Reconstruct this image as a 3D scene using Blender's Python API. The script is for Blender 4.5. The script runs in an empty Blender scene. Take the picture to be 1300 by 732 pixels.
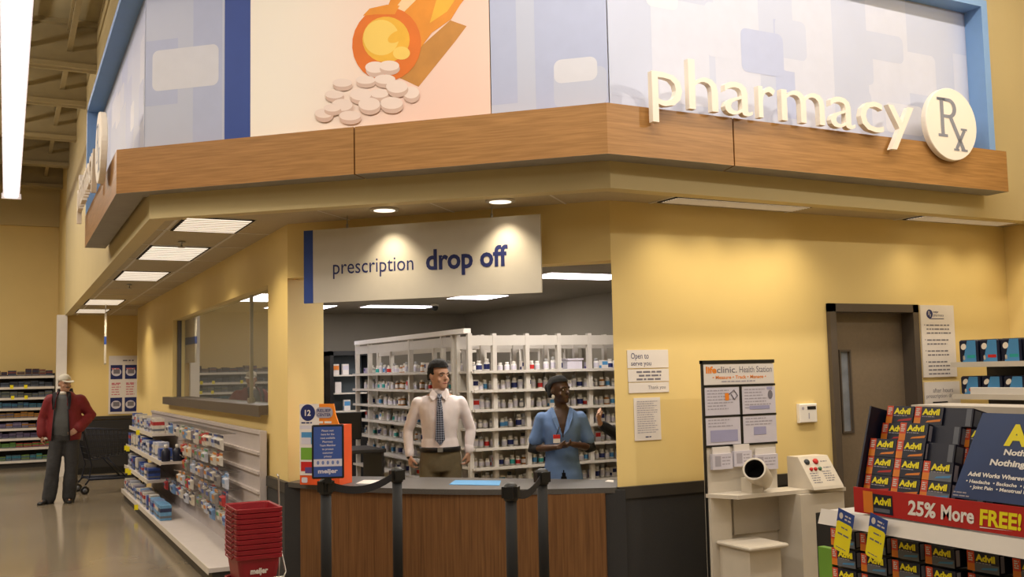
import bpy, math, random
from mathutils import Vector, Matrix, noise
from math import sin, cos, pi, radians
random.seed(7)
C = bpy.context.scene.collection
V = Vector
# ------------------------------------------------------------------ camera
FPX = 1277.0; CAMH = 1.69; YAW = radians(26.7); PIT = math.atan(106/1277.0); ROLL = .0206
fw = V((sin(YAW)*cos(PIT), cos(YAW)*cos(PIT), sin(PIT)))
rr = V((cos(YAW), -sin(YAW), 0)); uu = rr.cross(fw)
cxv = rr*cos(ROLL) - uu*sin(ROLL); cyv = rr*sin(ROLL) + uu*cos(ROLL)
cam_d = bpy.data.cameras.new('camera'); cam = bpy.data.objects.new('camera', cam_d); C.objects.link(cam)
cam.matrix_world = Matrix(((cxv.x, cyv.x, -fw.x, 0), (cxv.y, cyv.y, -fw.y, 0), (cxv.z, cyv.z, -fw.z, CAMH), (0, 0, 0, 1)))
cam_d.sensor_width = 36; cam_d.lens = FPX*36/1300; cam_d.clip_end = 100; cam_d.clip_start = .05
bpy.context.scene.camera = cam
OC = V((0, 0, CAMH))
def ray(px, py): return fw + cxv*((px-650)/FPX) - cyv*((py-366)/FPX)
def on(px, py, n, c):                      # photo point -> point of a world plane n.p = c
    d = ray(px, py); n = V(n); return OC + d*((c - n.dot(OC))/n.dot(d))
def onX(px, py, c): return on(px, py, (1, 0, 0), c)
def onY(px, py, c): return on(px, py, (0, 1, 0), c)
def onZ(px, py, c): return on(px, py, (0, 0, 1), c)
def onL(px, py, a, b):                     # vertical plane through two ground points
    n = V((b[1]-a[1], a[0]-b[0], 0)); return on(px, py, n, n.x*a[0]+n.y*a[1])
sc = bpy.context.scene
sc.view_settings.view_transform = 'Standard'; sc.view_settings.look = 'None'
sc.view_settings.exposure = .1; sc.view_settings.gamma = 1
# ------------------------------------------------------------------ materials
def lin(h):
    c = [int(h[i:i+2], 16)/255 for i in (0, 2, 4)]
    return tuple((x/12.92 if x <= .04045 else ((x+.055)/1.055)**2.4) for x in c) + (1,)
MATS = {}
def mat(name, col, rough=.55, metal=0, var=.08, scale=9, emit=None, estr=1, bump=0, stretch=(1, 1, 1), col2=None, detail=4, spec=.5, coat=0):
    m = bpy.data.materials.new(name); m.use_nodes = True; nt = m.node_tree; N = nt.nodes; L = nt.links
    b = N['Principled BSDF']; b.inputs['Roughness'].default_value = rough; b.inputs['Metallic'].default_value = metal
    b.inputs['Specular IOR Level'].default_value = spec
    if coat: b.inputs['Coat Weight'].default_value = coat
    c = lin(col)
    if var or bump:
        tc = N.new('ShaderNodeTexCoord'); mp = N.new('ShaderNodeMapping'); mp.inputs['Scale'].default_value = stretch
        nz = N.new('ShaderNodeTexNoise'); nz.inputs['Scale'].default_value = scale; nz.inputs['Detail'].default_value = detail
        L.new(tc.outputs['Object'], mp.inputs['Vector']); L.new(mp.outputs['Vector'], nz.inputs['Vector'])
        mx = N.new('ShaderNodeMix'); mx.data_type = 'RGBA'
        mr = N.new('ShaderNodeMapRange'); mr.inputs['From Min'].default_value = .3; mr.inputs['From Max'].default_value = .7
        L.new(nz.outputs['Fac'], mr.inputs['Value']); L.new(mr.outputs['Result'], mx.inputs['Factor'])
        mx.inputs['A'].default_value = c
        mx.inputs['B'].default_value = lin(col2) if col2 else (c[0]*(1-2*var), c[1]*(1-2*var), c[2]*(1-2*var), 1)
        L.new(mx.outputs['Result'], b.inputs['Base Color'])
        if bump:
            bp = N.new('ShaderNodeBump'); bp.inputs['Strength'].default_value = bump; bp.inputs['Distance'].default_value = .01
            L.new(nz.outputs['Fac'], bp.inputs['Height']); L.new(bp.outputs['Normal'], b.inputs['Normal'])
    else:
        b.inputs['Base Color'].default_value = c
    if emit:
        b.inputs['Emission Color'].default_value = lin(emit); b.inputs['Emission Strength'].default_value = estr
    MATS[name] = m; return m
def checker_mat(name, c1, c2, scale):
    m = mat(name, c1, .6, var=0); nt = m.node_tree; ck = nt.nodes.new('ShaderNodeTexChecker'); tc = nt.nodes.new('ShaderNodeTexCoord')
    mp = nt.nodes.new('ShaderNodeMapping'); mp.inputs['Rotation'].default_value = (0, radians(45), 0)
    ck.inputs['Color1'].default_value = lin(c1); ck.inputs['Color2'].default_value = lin(c2); ck.inputs['Scale'].default_value = scale
    nt.links.new(tc.outputs['Object'], mp.inputs['Vector']); nt.links.new(mp.outputs['Vector'], ck.inputs['Vector'])
    nt.links.new(ck.outputs['Color'], nt.nodes['Principled BSDF'].inputs['Base Color']); return m
YEL = mat('yellow_paint', 'E7CD88', .6, var=.02, scale=2)
YEL2 = mat('yellow_paint_upper', 'D2C08E', .65, var=.02, scale=2)
JAMB = mat('yellow_paint_jamb', 'CDBB74', .65, var=.02, scale=2)
SOF = mat('soffit_tile', 'BFB08F', .8, var=.05, scale=60, bump=.1)
GREYW = mat('grey_paint', '8F887A', .7, var=.03, scale=2)
GREYC = mat('grey_ceiling', '8C8577', .8, var=.04, scale=30)
STORE = mat('store_ceiling', 'B3A682', .8, var=.05, scale=3)
BEAM = mat('painted_steel', 'A69670', .6, var=.04)
FLOOR = mat('polished_concrete', '978B77', .14, var=.1, scale=.9, col2='887C68', detail=3, spec=.55)
DARKP = mat('charcoal_panel', '2E2D2D', .75, var=.12, scale=220, bump=.15)
DARKT = mat('charcoal_trim', '33302D', .5, var=.06)
WOOD = mat('oak_fascia', 'B5844A', .42, var=.2, scale=3.0, stretch=(1.2, 1.2, 26), col2='976B36', detail=6)
WOODV = mat('oak_counter', '7F5730', .5, var=.2, scale=3.0, stretch=(26, 26, .8), col2='5E3B1B', detail=6)
STONE = mat('grey_counter_top', '56524E', .4, var=.12, scale=120)
WHITE = mat('white_paint', 'E9E4DC', .5, var=.02)
OFFW = mat('off_white_metal', 'D8D0C2', .5, var=.03)
WHTP = mat('white_print', 'FBF8F4', .5, var=0)
PAPER = mat('white_paper', 'E4DDD6', .7, var=.02)
PAPERB = mat('cool_paper', 'D3CFDA', .6, var=.03)
CREAM = mat('cream_letters', 'F3E9D8', .5, var=.0)
INK = mat('grey_ink', '77737C', .7, var=0)
INKL = mat('pale_ink', 'A8A3AE', .7, var=0)
NAVY = mat('navy_ink', '16225F', .6, var=0)
BLUES = mat('blue_stripe', '2E4C9C', .5, var=.03)
BLACK = mat('black_plastic', '121212', .45, var=.05)
BLKF = mat('black_fabric', '17161A', .85, var=.1, scale=60)
BLKM = mat('black_metal', '0B0B0B', .75, metal=0, var=.05)
GLASSM = None
FRAMEB = mat('light_blue_frame', '7FA6D6', .5, var=.02)
PALE1 = mat('pale_blue_print', 'C2C9DD', .45, var=.03, scale=1.5)
PALE2 = mat('pale_white_print', 'CDD1E0', .45, var=.02)
PALE3 = mat('pale_lilac_print', 'B5BEDB', .45, var=.02)
PALE4 = mat('pale_ice_print', 'D8DAE3', .45, var=.02)
DOORM = mat('taupe_door', '7B6C58', .5, var=.05, scale=40)
DOORF = mat('dark_door_frame', '544A40', .5, var=.05)
SILL = mat('dark_sill', '5A5046', .5, var=.06)
STEEL = mat('brushed_steel', 'B8B5AE', .3, metal=.8, var=.05)
RED = mat('red_plastic', '8E1622', .4, var=.08)
REDP = mat('red_print', 'C4231F', .5, var=.04)
ORNG = mat('orange_print', 'F08A24', .5, var=.04)
ORNR = mat('red_orange_print', 'E2502A', .5, var=.04)
YELP = mat('yellow_print', 'FFF01E', .5, var=0)
NAVB = mat('navy_box', '131A33', .45, var=.08)
NAVC = mat('blue_card', '24457F', .4, var=.12, scale=4, col2='1B3364')
GRYB = mat('grey_print', '6E7480', .5, var=.1)
GREENP = mat('green_print', '74A838', .5, var=.04)
TEALP = mat('teal_print', '2FA6A0', .5, var=.04)
SKYP = mat('sky_blue_print', '4E93C8', .5, var=.04)
BROWNC = mat('brown_cardboard', '6B5138', .8, var=.06)
AMBER = mat('amber_plastic', 'B9782E', .35, var=.05)
PURP = mat('purple_print', '5A4A86', .5, var=.05)
LGT = mat('troffer_lens', 'FFFFFF', .5, var=0, emit='FFF0DC', estr=.8)
LGTI = mat('interior_lens', 'FFFFFF', .5, var=0, emit='F6F1FF', estr=6)
TUBE = mat('fluorescent_tube', 'FFFFFF', .5, var=0, emit='FBF2FF', estr=2.6)
CAN = mat('downlight_lens', 'FFFFFF', .4, var=0, emit='FFF1D8', estr=1.6)
def glass_mat(name, tint):
    m = bpy.data.materials.new(name); m.use_nodes = True; nt = m.node_tree; nt.nodes.clear()
    o = nt.nodes.new('ShaderNodeOutputMaterial'); mix = nt.nodes.new('ShaderNodeMixShader'); fr = nt.nodes.new('ShaderNodeFresnel')
    fr.inputs['IOR'].default_value = 3.3
    t = nt.nodes.new('ShaderNodeBsdfTransparent'); t.inputs['Color'].default_value = lin(tint)
    g = nt.nodes.new('ShaderNodeBsdfGlossy'); g.inputs['Roughness'].default_value = .01; g.inputs['Color'].default_value = (.95, .95, .95, 1)
    nt.links.new(fr.outputs[0], mix.inputs[0]); nt.links.new(t.outputs[0], mix.inputs[1]); nt.links.new(g.outputs[0], mix.inputs[2])
    nt.links.new(mix.outputs[0], o.inputs['Surface']); return m
GLASSM = glass_mat('window_glass', 'DCE2DC')
# ------------------------------------------------------------------ mesh helpers
class MB:
    def __init__(s): s.v = []; s.f = []; s.m = []; s.s = []
    def add(s, vs, fs, mat=0, smooth=False, M=None):
        b = len(s.v)
        s.v += [(M @ V(p)) if M else V(p) for p in vs]
        s.f += [tuple(b+i for i in f) for f in fs]; s.m += [mat]*len(fs); s.s += [smooth]*len(fs); return s
    def box(s, x0, y0, z0, x1, y1, z1, mat=0, M=None):
        return s.add([(x0, y0, z0), (x1, y0, z0), (x1, y1, z0), (x0, y1, z0), (x0, y0, z1), (x1, y0, z1), (x1, y1, z1), (x0, y1, z1)],
                     [(0, 3, 2, 1), (4, 5, 6, 7), (0, 1, 5, 4), (1, 2, 6, 5), (2, 3, 7, 6), (3, 0, 4, 7)], mat, False, M)
    def cbox(s, x0, y0, z0, x1, y1, z1, c, mat=0, M=None):     # chamfered box: rings inset by c at both ends in z and at the vertical edges
        def ring(z, i): return [(x0+c+i, y0+i, z), (x1-c-i, y0+i, z), (x1-i, y0+c+i, z), (x1-i, y1-c-i, z), (x1-c-i, y1-i, z), (x0+c+i, y1-i, z), (x0+i, y1-c-i, z), (x0+i, y0+c+i, z)]
        return s.loft([ring(z0, c*.8), ring(z0+c, 0), ring(z1-c, 0), ring(z1, c*.8)], mat, False, M)
    def prism(s, poly, z0, z1, mat=0, M=None, smooth=False):
        n = len(poly); a = sum(poly[i][0]*poly[(i+1) % n][1]-poly[(i+1) % n][0]*poly[i][1] for i in range(n))
        if a < 0: poly = poly[::-1]
        vs = [(p[0], p[1], z0) for p in poly]+[(p[0], p[1], z1) for p in poly]
        return s.add(vs, [tuple(range(n))[::-1], tuple(range(n, 2*n))]+[(i, (i+1) % n, n+(i+1) % n, n+i) for i in range(n)], mat, smooth, M)
    def loft(s, rings, mat=0, smooth=True, M=None, cap=True):
        n = len(rings[0]); vs = [p for r in rings for p in r]; fs = []
        for k in range(len(rings)-1):
            for i in range(n): fs.append((k*n+i, k*n+(i+1) % n, (k+1)*n+(i+1) % n, (k+1)*n+i))
        if cap: fs += [tuple(range(n))[::-1], tuple(range((len(rings)-1)*n, len(rings)*n))]
        return s.add(vs, fs, mat, smooth, M)
    def lathe(s, prof, seg=16, mat=0, M=None, smooth=True, cap=True):
        return s.loft([[(r*cos(2*pi*i/seg), r*sin(2*pi*i/seg), z) for i in range(seg)] for r, z in prof], mat, smooth, M, cap)
    def tube(s, pts, r, seg=8, mat=0, M=None):
        pts = [V(p) for p in pts]; rad = r if isinstance(r, (list, tuple)) else [r]*len(pts); rings = []
        a = None
        for i, p in enumerate(pts):
            t = ((pts[min(i+1, len(pts)-1)]-p).normalized()+(p-pts[max(i-1, 0)]).normalized()).normalized()
            if a is None: a = t.orthogonal().normalized()
            a = (a-t*a.dot(t)).normalized(); b = t.cross(a)
            rings.append([p+(a*cos(2*pi*k/seg)+b*sin(2*pi*k/seg))*rad[i] for k in range(seg)])
        return s.loft(rings, mat, True, M)
    def limb(s, pts, rad, seg=14, mat=0, M=None):               # tapered chain with round ends
        pts = [V(p) for p in pts]; d0 = (pts[0]-pts[1]).normalized(); d1 = (pts[-1]-pts[-2]).normalized()
        P = [pts[0]+d0*rad[0]*.9, pts[0]+d0*rad[0]*.6]+pts+[pts[-1]+d1*rad[-1]*.6, pts[-1]+d1*rad[-1]*.9]
        R = [rad[0]*.35, rad[0]*.8]+list(rad)+[rad[-1]*.8, rad[-1]*.35]
        return s.tube(P, R, seg, mat, M)
    def ellipse_rings(s, spec, seg=20, mat=0, M=None, p=2.0):  # spec: (z, rx, ry, cy[, cx])
        rings = []
        for q in spec:
            z, rx, ry, cy = q[:4]; cx = q[4] if len(q) > 4 else 0; ring = []
            for i in range(seg):
                a = 2*pi*i/seg; c_, s_ = cos(a), sin(a)
                ring.append((cx+rx*math.copysign(abs(c_)**(2/p), c_), cy+ry*math.copysign(abs(s_)**(2/p), s_), z))
            rings.append(ring)
        return s.loft(rings, mat, True, M)
    def ball(s, c, r, mat=0, seg=12, M=None, sz=(1, 1, 1)):
        return s.loft([[(c[0]+r*sz[0]*sin(t)*cos(2*pi*i/seg), c[1]+r*sz[1]*sin(t)*sin(2*pi*i/seg), c[2]-r*sz[2]*cos(t)) for i in range(seg)] for t in [pi*(k+.12)/(seg//2+.24) for k in range(seg//2+1)]], mat, True, M)
    def poly(s, pts, mat=0, M=None, smooth=False):
        return s.add(pts, [tuple(range(len(pts)))], mat, smooth, M)
    def disc(s, x, y, rx, ry, z=0, mat=0, M=None, seg=28, rot=0):
        return s.poly([(x+rx*cos(2*pi*i/seg)*cos(rot)-ry*sin(2*pi*i/seg)*sin(rot), y+rx*cos(2*pi*i/seg)*sin(rot)+ry*sin(2*pi*i/seg)*cos(rot), z) for i in range(seg)], mat, M)
    def rect(s, x0, y0, x1, y1, z=0, mat=0, M=None):
        return s.poly([(x0, y0, z), (x1, y0, z), (x1, y1, z), (x0, y1, z)], mat, M)
    def rrect(s, x0, y0, x1, y1, r, z=0, mat=0, M=None):
        p = []
        for cx, cy, a0 in ((x1-r, y0+r, -90), (x1-r, y1-r, 0), (x0+r, y1-r, 90), (x0+r, y0+r, 180)):
            for k in range(6): a = radians(a0+18*k); p.append((cx+r*cos(a), cy+r*sin(a), z))
        return s.poly(p, mat, M)
    def scrib(s, x0, y0, x1, h, z=0, mat=0, M=None, fill=.8):   # one line of small unreadable print
        x = x0
        end = x0+(x1-x0)*random.uniform(fill, 1)
        while x < end:
            w = random.uniform(1.2, 4.2)*h; e = min(x+w, end); s.rect(x, y0, e, y0+h*.8, z, mat, M); x = e+h*.6
        return s
    def text(s, body, x, y, cap, width=None, bold=0, ext=0, mat=0, M=None, align='L', shear=0):
        vs, fs, w, _ = text_geo(body, bold, ext/cap if cap else 0)
        sx = (width/w) if width else cap; W = w*sx; ox = {'L': 0, 'C': -W/2, 'R': -W}[align]
        return s.add([(x+ox+p[0]*sx+shear*p[1]*cap, y+p[1]*cap, p[2]*cap) for p in vs], fs, mat, False, M)
    def build(s, name, mats, parent=None, loc=(0, 0, 0), rotz=0):
        me = bpy.data.meshes.new(name); me.from_pydata([tuple(p) for p in s.v], [], s.f)
        for m in (mats if isinstance(mats, (list, tuple)) else [mats]): me.materials.append(m)
        me.polygons.foreach_set('material_index', s.m); me.polygons.foreach_set('use_smooth', s.s); me.update()
        o = bpy.data.objects.new(name, me); C.objects.link(o); o.location = loc; o.rotation_euler = (0, 0, rotz)
        if parent: o.parent = parent
        return o
_tx = {}
def text_geo(body, bold=0, ext=0):
    k = (body, bold, round(ext, 4))
    if k in _tx: return _tx[k]
    cu = bpy.data.curves.new('t', 'FONT'); cu.body = body; cu.size = 1; cu.offset = bold; cu.extrude = ext; cu.resolution_u = 3
    o = bpy.data.objects.new('t', cu); C.objects.link(o); dg = bpy.context.evaluated_depsgraph_get(); dg.update()
    me = o.evaluated_get(dg).to_mesh()
    K = 1/.73
    vs = [tuple(v.co*K) for v in me.vertices]; fs = [tuple(p.vertices) for p in me.polygons]
    o.evaluated_get(dg).to_mesh_clear(); C.objects.unlink(o); bpy.data.objects.remove(o); bpy.data.curves.remove(cu)
    x0 = min(v[0] for v in vs); x1 = max(v[0] for v in vs); z0 = min(v[2] for v in vs)
    vs = [(v[0]-x0, v[1], v[2]-z0) for v in vs]
    _tx[k] = (vs, fs, x1-x0, 0); return _tx[k]
def plane(o, u, v=(0, 0, 1)):              # frame: x = u, y = v, z = outward normal
    u = V(u).normalized(); v = V(v).normalized(); n = u.cross(v); o = V(o)
    return Matrix(((u.x, v.x, n.x, o.x), (u.y, v.y, n.y, o.y), (u.z, v.z, n.z, o.z), (0, 0, 0, 1)))
def tag(o, label, cat, group=None, kind=None):
    o['label'] = label; o['category'] = cat
    if group: o['group'] = group
    if kind: o['kind'] = kind
    return o
def thing(name, label, cat, loc=(0, 0, 0), rotz=0, group=None):
    o = bpy.data.objects.new(name, None); C.objects.link(o); o.location = loc; o.rotation_euler = (0, 0, rotz); o.empty_display_size = .1
    return tag(o, label, cat, group)
def struct(name, mb, mats): o = mb.build(name, mats); o['kind'] = 'structure'; return o
def dup(root, loc, rotz=None, label=None, group=None, rot=None):
    r = root.copy(); C.objects.link(r); r.location = loc
    if rotz is not None: r.rotation_euler = (0, 0, rotz)
    if rot is not None: r.rotation_euler = rot
    if label: r['label'] = label
    if group: r['group'] = group
    for ch in list(root.children):
        c = ch.copy(); C.objects.link(c); c.parent = r
        for g in list(ch.children):
            d = g.copy(); C.objects.link(d); d.parent = c
    return r
def offs(path, d):                          # offset an open polyline to its left side by d
    out = []; n = len(path)
    for i in range(n):
        ns = []
        for a, b in ((i-1, i), (i, i+1)):
            if 0 <= a and b < n:
                e = V((path[b][0]-path[a][0], path[b][1]-path[a][1])).normalized(); ns.append(V((-e.y, e.x)))
        m = sum(ns, V((0, 0))).normalized(); k = d/m.dot(ns[0]); out.append((path[i][0]+m.x*k, path[i][1]+m.y*k))
    return out
ORD = 'zero first second third fourth fifth sixth seventh eighth ninth tenth eleventh twelfth thirteenth fourteenth fifteenth sixteenth seventeenth eighteenth nineteenth twentieth'.split()
ORD += ['twenty-'+w for w in ORD[1:10]]+['thirtieth']+['thirty-'+w for w in ORD[1:10]]
# ================================================================== THE SETTING
A = (1.965, 7.835); B = (3.805, 6.0)                 # corners of the angled drop-off opening
BK = [(.93, 20.05), (.93, 7.83), (3.52, 5.53), (7.95, 5.62)]   # bulkhead above the soffit
WD = [(.70, 11.2), (.70, 7.86), (3.39, 5.345), (7.22, 5.38)]   # oak fascia, outer face
struct('floor', MB().box(-13, -8, -.1, 13, 25, 0), FLOOR)
mb = MB(); mb.box(-13, -8, 6.1, 13, 25, 6.2)
struct('ceiling', mb, STORE)
for i, y in enumerate((13.2, 15.0, 17.2, 19.4, 21.6)):
    mb = MB(); mb.box(-6, y-.1, 5.5, .93, y+.1, 5.56); mb.box(-6, y-.01, 5.5, .93, y+.01, 6.1); mb.box(-6, y-.1, 6.04, .93, y+.1, 6.1)
    struct('trim_%d' % (40+i), mb, BEAM)
for i, x in enumerate((-1.2, -.5, .15, .62)):
    mb = MB(); mb.box(x-.03, 10, 5.72, x+.03, 22.9, 5.76); mb.box(x-.03, 10, 5.98, x+.03, 22.9, 6.02)
    for k in range(30):
        y = 10+k*.43; mb.tube([(x, y, 5.74), (x, y+.215, 6.0), (x, y+.43, 5.74)], .012, 5)
    struct('trim_%d' % (50+i), mb, BEAM)
mb = MB(); mb.box(-13, 22.9, 0, .95, 23.05, 4.9); mb.box(-13, 22.8, 4.9, .95, 23.05, 6.1, 1)
struct('wall_far', mb, [YEL, YEL2])
struct('wall_side', MB().box(-13.1, -8, 0, -13, 23, 6.1), YEL2)
struct('wall_behind', MB().box(-13, -8.1, 0, 13, -8, 6.1), YEL2)
mb = MB(); y0, y1, z0, z1 = 8.5, 13.95, 1.40, 2.465
mb.box(1.965, y0, 0, 2.115, y1, z0); mb.box(1.965, y0, z1, 2.115, y1, 2.92); mb.box(1.965, y1, 0, 2.115, 18.0, 2.92)
d = .57/math.sqrt(2)
mb.prism([A, (A[0]+d, A[1]+d), (2.115, 8.5), (1.965, 8.5)], 0, 2.92)
struct('wall_left', mb, YEL)
mb = MB(); q = .2/math.sqrt(2)
mb.prism([A, B, (B[0]+q, B[1]+q), (A[0]+q, A[1]+q)], 2.462, 2.92)
struct('wall_header', mb, YEL)
DX0, DX1, DZ = 5.80, 6.785, 2.18
mb = MB(); mb.prism([B, (DX0, 6.0), (DX0, 6.15), (B[0]+.15, 6.15)], 0, 2.92); mb.box(DX0, 6, DZ, DX1, 6.15, 2.92); mb.box(DX1, 6, 0, 7.95, 6.15, 2.92)
struct('wall_right', mb, YEL)
struct('wall_end', MB().box(7.95, -8, 0, 8.1, 6.15, 6.1), YEL)
struct('wall_corridor', MB().box(3.0, 18.0, 0, 3.15, 20.1, 2.95).box(2.115, 17.85, 0, 3.15, 18.0, 2.92), YEL)
struct('wall_alcove', MB().box(.93, 20.0, 0, 3.1, 20.1, 2.95).box(.93, 20.1, 0, 1.05, 22.9, 6.1), YEL)
struct('trim_1', MB().box(.80, 19.85, 0, .97, 20.06, 2.885), WHITE)
# dark lower wall panels and their caps
def wains(n, x0, y0, x1, y1, zt):
    mb = MB(); mb.box(min(x0, x1), min(y0, y1), 0, max(x0, x1), max(y0, y1), zt-.07)
    struct('trim_%d' % n, mb, DARKP)
wains(2, B[0]+.01, 5.975, DX0, 6.0, .88); struct('trim_3', MB().box(B[0], 5.965, .80, DX0, 6.0, .88), DARKT)
wains(4, DX1, 5.975, 7.95, 6.0, .88); struct('trim_5', MB().box(DX1, 5.965, .80, 7.95, 6.0, .88), DARKT)
wains(6, 1.94, 7.835, 1.965, 8.42, .88); struct('trim_7', MB().box(1.93, 7.80, .80, 1.965, 8.42, .88), DARKT)
wains(8, .98, 19.975, 3.0, 20.0, 1.04); struct('trim_9', MB().box(.98, 19.965, .98, 3.0, 20.0, 1.04), DARKT)
struct('trim_10', MB().prism([(1.93, 7.80), (2.10, 7.63), (2.13, 7.67), (1.965, 7.835)], 0, .865), DARKP)
struct('trim_11', MB().prism([(3.70, 6.02), (3.83, 5.94), (3.86, 6.0), (3.80, 6.06)], 0, .865), DARKP)
struct('baseboard_alcove', MB().box(.98, 19.955, 0, 3.0, 19.975, .12), BLACK)
# bulkhead and soffit
mb = MB(); bi = offs(BK, .12)
for i in range(3): mb.prism([BK[i], BK[i+1], bi[i+1], bi[i]], 2.88, 6.1)
struct('wall_bulkhead', mb, YEL2)
BS = offs(BK, .02); so = [BS[0], BS[1], BS[2], BS[3], (7.95, 6.02), (B[0]+.01, 6.02), (1.985, 7.84), (1.985, 17.9), (3.05, 17.9), (3.05, 20.05)]
mb = MB(); mb.prism(so, 2.89, 2.95)
for y in (8.44, 9.4, 10.55, 11.75, 12.85, 14.0, 15.05, 16.1, 17.2, 18.3): mb.box(max(.95, .95), y-.012, 2.886, 1.96, y+.012, 2.89, 1)
for x in (1.13, 1.68): mb.box(x-.012, 7.7, 2.886, x+.012, 20, 2.89, 1)
for x in (4.15, 5.42, 6.6): mb.box(x-.012, 5.6, 2.886, x+.012, 6, 2.89, 1)
for t in (.12, .37, .62, .87):
    p = V(BK[1]).lerp(V(BK[2]), t); mb.add([(p.x-.012, p.y, 2.886), (p.x+.012, p.y, 2.886), (p.x+.5+.012, p.y+.5, 2.886), (p.x+.5-.012, p.y+.5, 2.886)], [(3, 2, 1, 0)], 1)
struct('ceiling_soffit', mb, [SOF, OFFW])
# interior of the dispensary
ip = [(2.13, 7.9), (3.9, 6.13), (6.35, 6.13), (6.35, 14.4), (2.13, 14.4)]
struct('ceiling_dispensary', MB().prism(ip, 2.6, 2.66), GREYC)
struct('wall_dispensary_back', MB().box(2.1, 14.3, 0, 6.45, 14.45, 2.7), GREYW)
struct('wall_dispensary_side', MB().box(6.35, 6.15, 0, 6.5, 14.45, 2.7), GREYW)
# window in the yellow wall: dark sill, frameless panes
struct('trim_12', MB().box(1.90, 8.49, 1.375, 2.13, 14.28, 1.455).box(1.885, 8.49, 1.36, 1.90, 14.28, 1.455), SILL)
for i, (a, b) in enumerate(((8.51, 9.515), (9.525, 13.94))):
    struct('window_%d' % (i+1), MB().poly([(2.045, b, 1.455), (2.045, a, 1.455), (2.045, a, 2.46), (2.045, b, 2.46)]), GLASSM)
struct('trim_13', MB().box(2.03, 9.505, 1.455, 2.06, 9.53, 2.46).box(2.015, 9.48, 1.455, 2.07, 9.55, 1.50), STEEL)
struct('trim_14', MB().box(2.02, 13.90, 1.455, 2.07, 13.95, 2.46), SILL)
# door with its frame, narrow lite
mb = MB(); fwid = .065
mb.box(DX0, 5.96, 0, DX0+fwid, 6.15, DZ); mb.box(DX1-fwid, 5.96, 0, DX1, 6.15, DZ); mb.box(DX0, 5.96, DZ-fwid, DX1, 6.15, DZ)
fr = struct('trim_15', mb, DOORF)
mb = MB(); x0, x1 = DX0+fwid, DX1-fwid; lx0, lx1, lz0, lz1 = x0+.15, x0+.245, 1.16, 1.80
mb.box(x0, 6.09, 0, lx0, 6.13, DZ-fwid); mb.box(lx1, 6.09, 0, x1, 6.13, DZ-fwid); mb.box(lx0, 6.09, 0, lx1, 6.13, lz0); mb.box(lx0, 6.09, lz1, lx1, 6.13, DZ-fwid)
door = struct('door_1', mb, DOORM)
LITE = mat('door_lite', '9AA0A8', .15, var=.2, scale=6)
MB().box(lx0, 6.105, lz0, lx1, 6.115, lz1).build('pane', LITE, door)
mb = MB()
for a in ((lx0-.015, lz0-.015, lx0, lz1+.015), (lx1, lz0-.015, lx1+.015, lz1+.015), (lx0, lz0-.015, lx1, lz0), (lx0, lz1, lx1, lz1+.015)): mb.box(a[0], 6.08, a[1], a[2], 6.09, a[3])
mb.build('lite_frame', DOORF, door)
mb = MB(); mb.tube([(x1-.07, 6.09, 1.02), (x1-.07, 6.03, 1.02), (x1-.19, 6.03, 1.02)], .011, 8); mb.build('door_handle', STEEL, door)
# oak fascia boards
wi = offs(WD, .20)
UNDERS = mat('fascia_underside', '9C968A', .7, var=.05)
def fboard(n, p0, p1, q0, q1):
    mb = MB(); mb.prism([p0, p1, q1, q0], 3.0606, 3.39, 0); mb.prism([p0, p1, q1, q0], 3.06, 3.0605, 1); struct('trim_%d' % n, mb, [WOOD, UNDERS])
def lerp2(a, b, t): return (a[0]+(b[0]-a[0])*t, a[1]+(b[1]-a[1])*t)
fboard(20, WD[0], WD[1], wi[0], wi[1])
t = .522; g = .0015
fboard(21, WD[1], lerp2(WD[1], WD[2], t-g), wi[1], lerp2(wi[1], wi[2], t-g)); fboard(22, lerp2(WD[1], WD[2], t+g), WD[2], lerp2(wi[1], wi[2], t+g), wi[2])
t = (4.41-3.39)/(7.22-3.39)
fboard(23, WD[2], lerp2(WD[2], WD[3], t-g), wi[2], lerp2(wi[2], wi[3], t-g)); fboard(24, lerp2(WD[2], WD[3], t+g), WD[3], lerp2(wi[2], wi[3], t+g), wi[3])
# light blue box frame round the graphics
FP = [(.73, 11.65), (.73, 7.84), (3.40, 5.365), (7.12, 5.40)]; fi = offs(FP, .22); f2 = offs(FP, .03)
mb = MB()
for i in range(3): mb.prism([FP[i], FP[i+1], fi[i+1], fi[i]], 4.58, 4.64)
struct('trim_25', mb, FRAMEB)
struct('trim_26', MB().box(.73, 11.55, 3.38, .96, 11.65, 4.64), FRAMEB)
struct('trim_27', MB().box(7.05, 5.40, 3.39, 7.12, 5.64, 4.64), FRAMEB)
# ================================================================== GRAPHICS ABOVE THE FASCIA
PN = offs(BK, -.045)                                         # plane of the printed panels, just proud of the bulkhead
ZB, ZT = 3.37, 4.58
def pattern(mb, M, W, H, seed, z=.0006):
    r = random.Random(seed)
    x = -.05
    while x < W:
        w = r.uniform(.18, .5); mt = r.choice((1, 2, 2, 3)); y0 = r.choice((0, 0, .12, .35)); y1 = r.choice((H, H*.85, H*.7))
        a, b = max(0, x), min(W, x+w)
        if b-a > .05: mb.rect(a, y0, b, y1, z, mt, M)
        x += w+r.uniform(.0, .15)
    for k in range(int(W*3.0)):
        x0 = r.uniform(0, W-.25); y0 = r.uniform(.05, H-.4); w = r.uniform(.2, .6); h = r.uniform(.15, .4)
        mb.rrect(x0, y0, min(W-.01, x0+w), min(H, y0+h), .05, z+.0003+.00006*k, r.choice((1, 2, 3, 4)), M)
PM = [PALE1, PALE2, PALE3, PALE4, PALE1]
PM = [PALE1, PALE2, PALE1, PALE3, PALE4]
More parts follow.
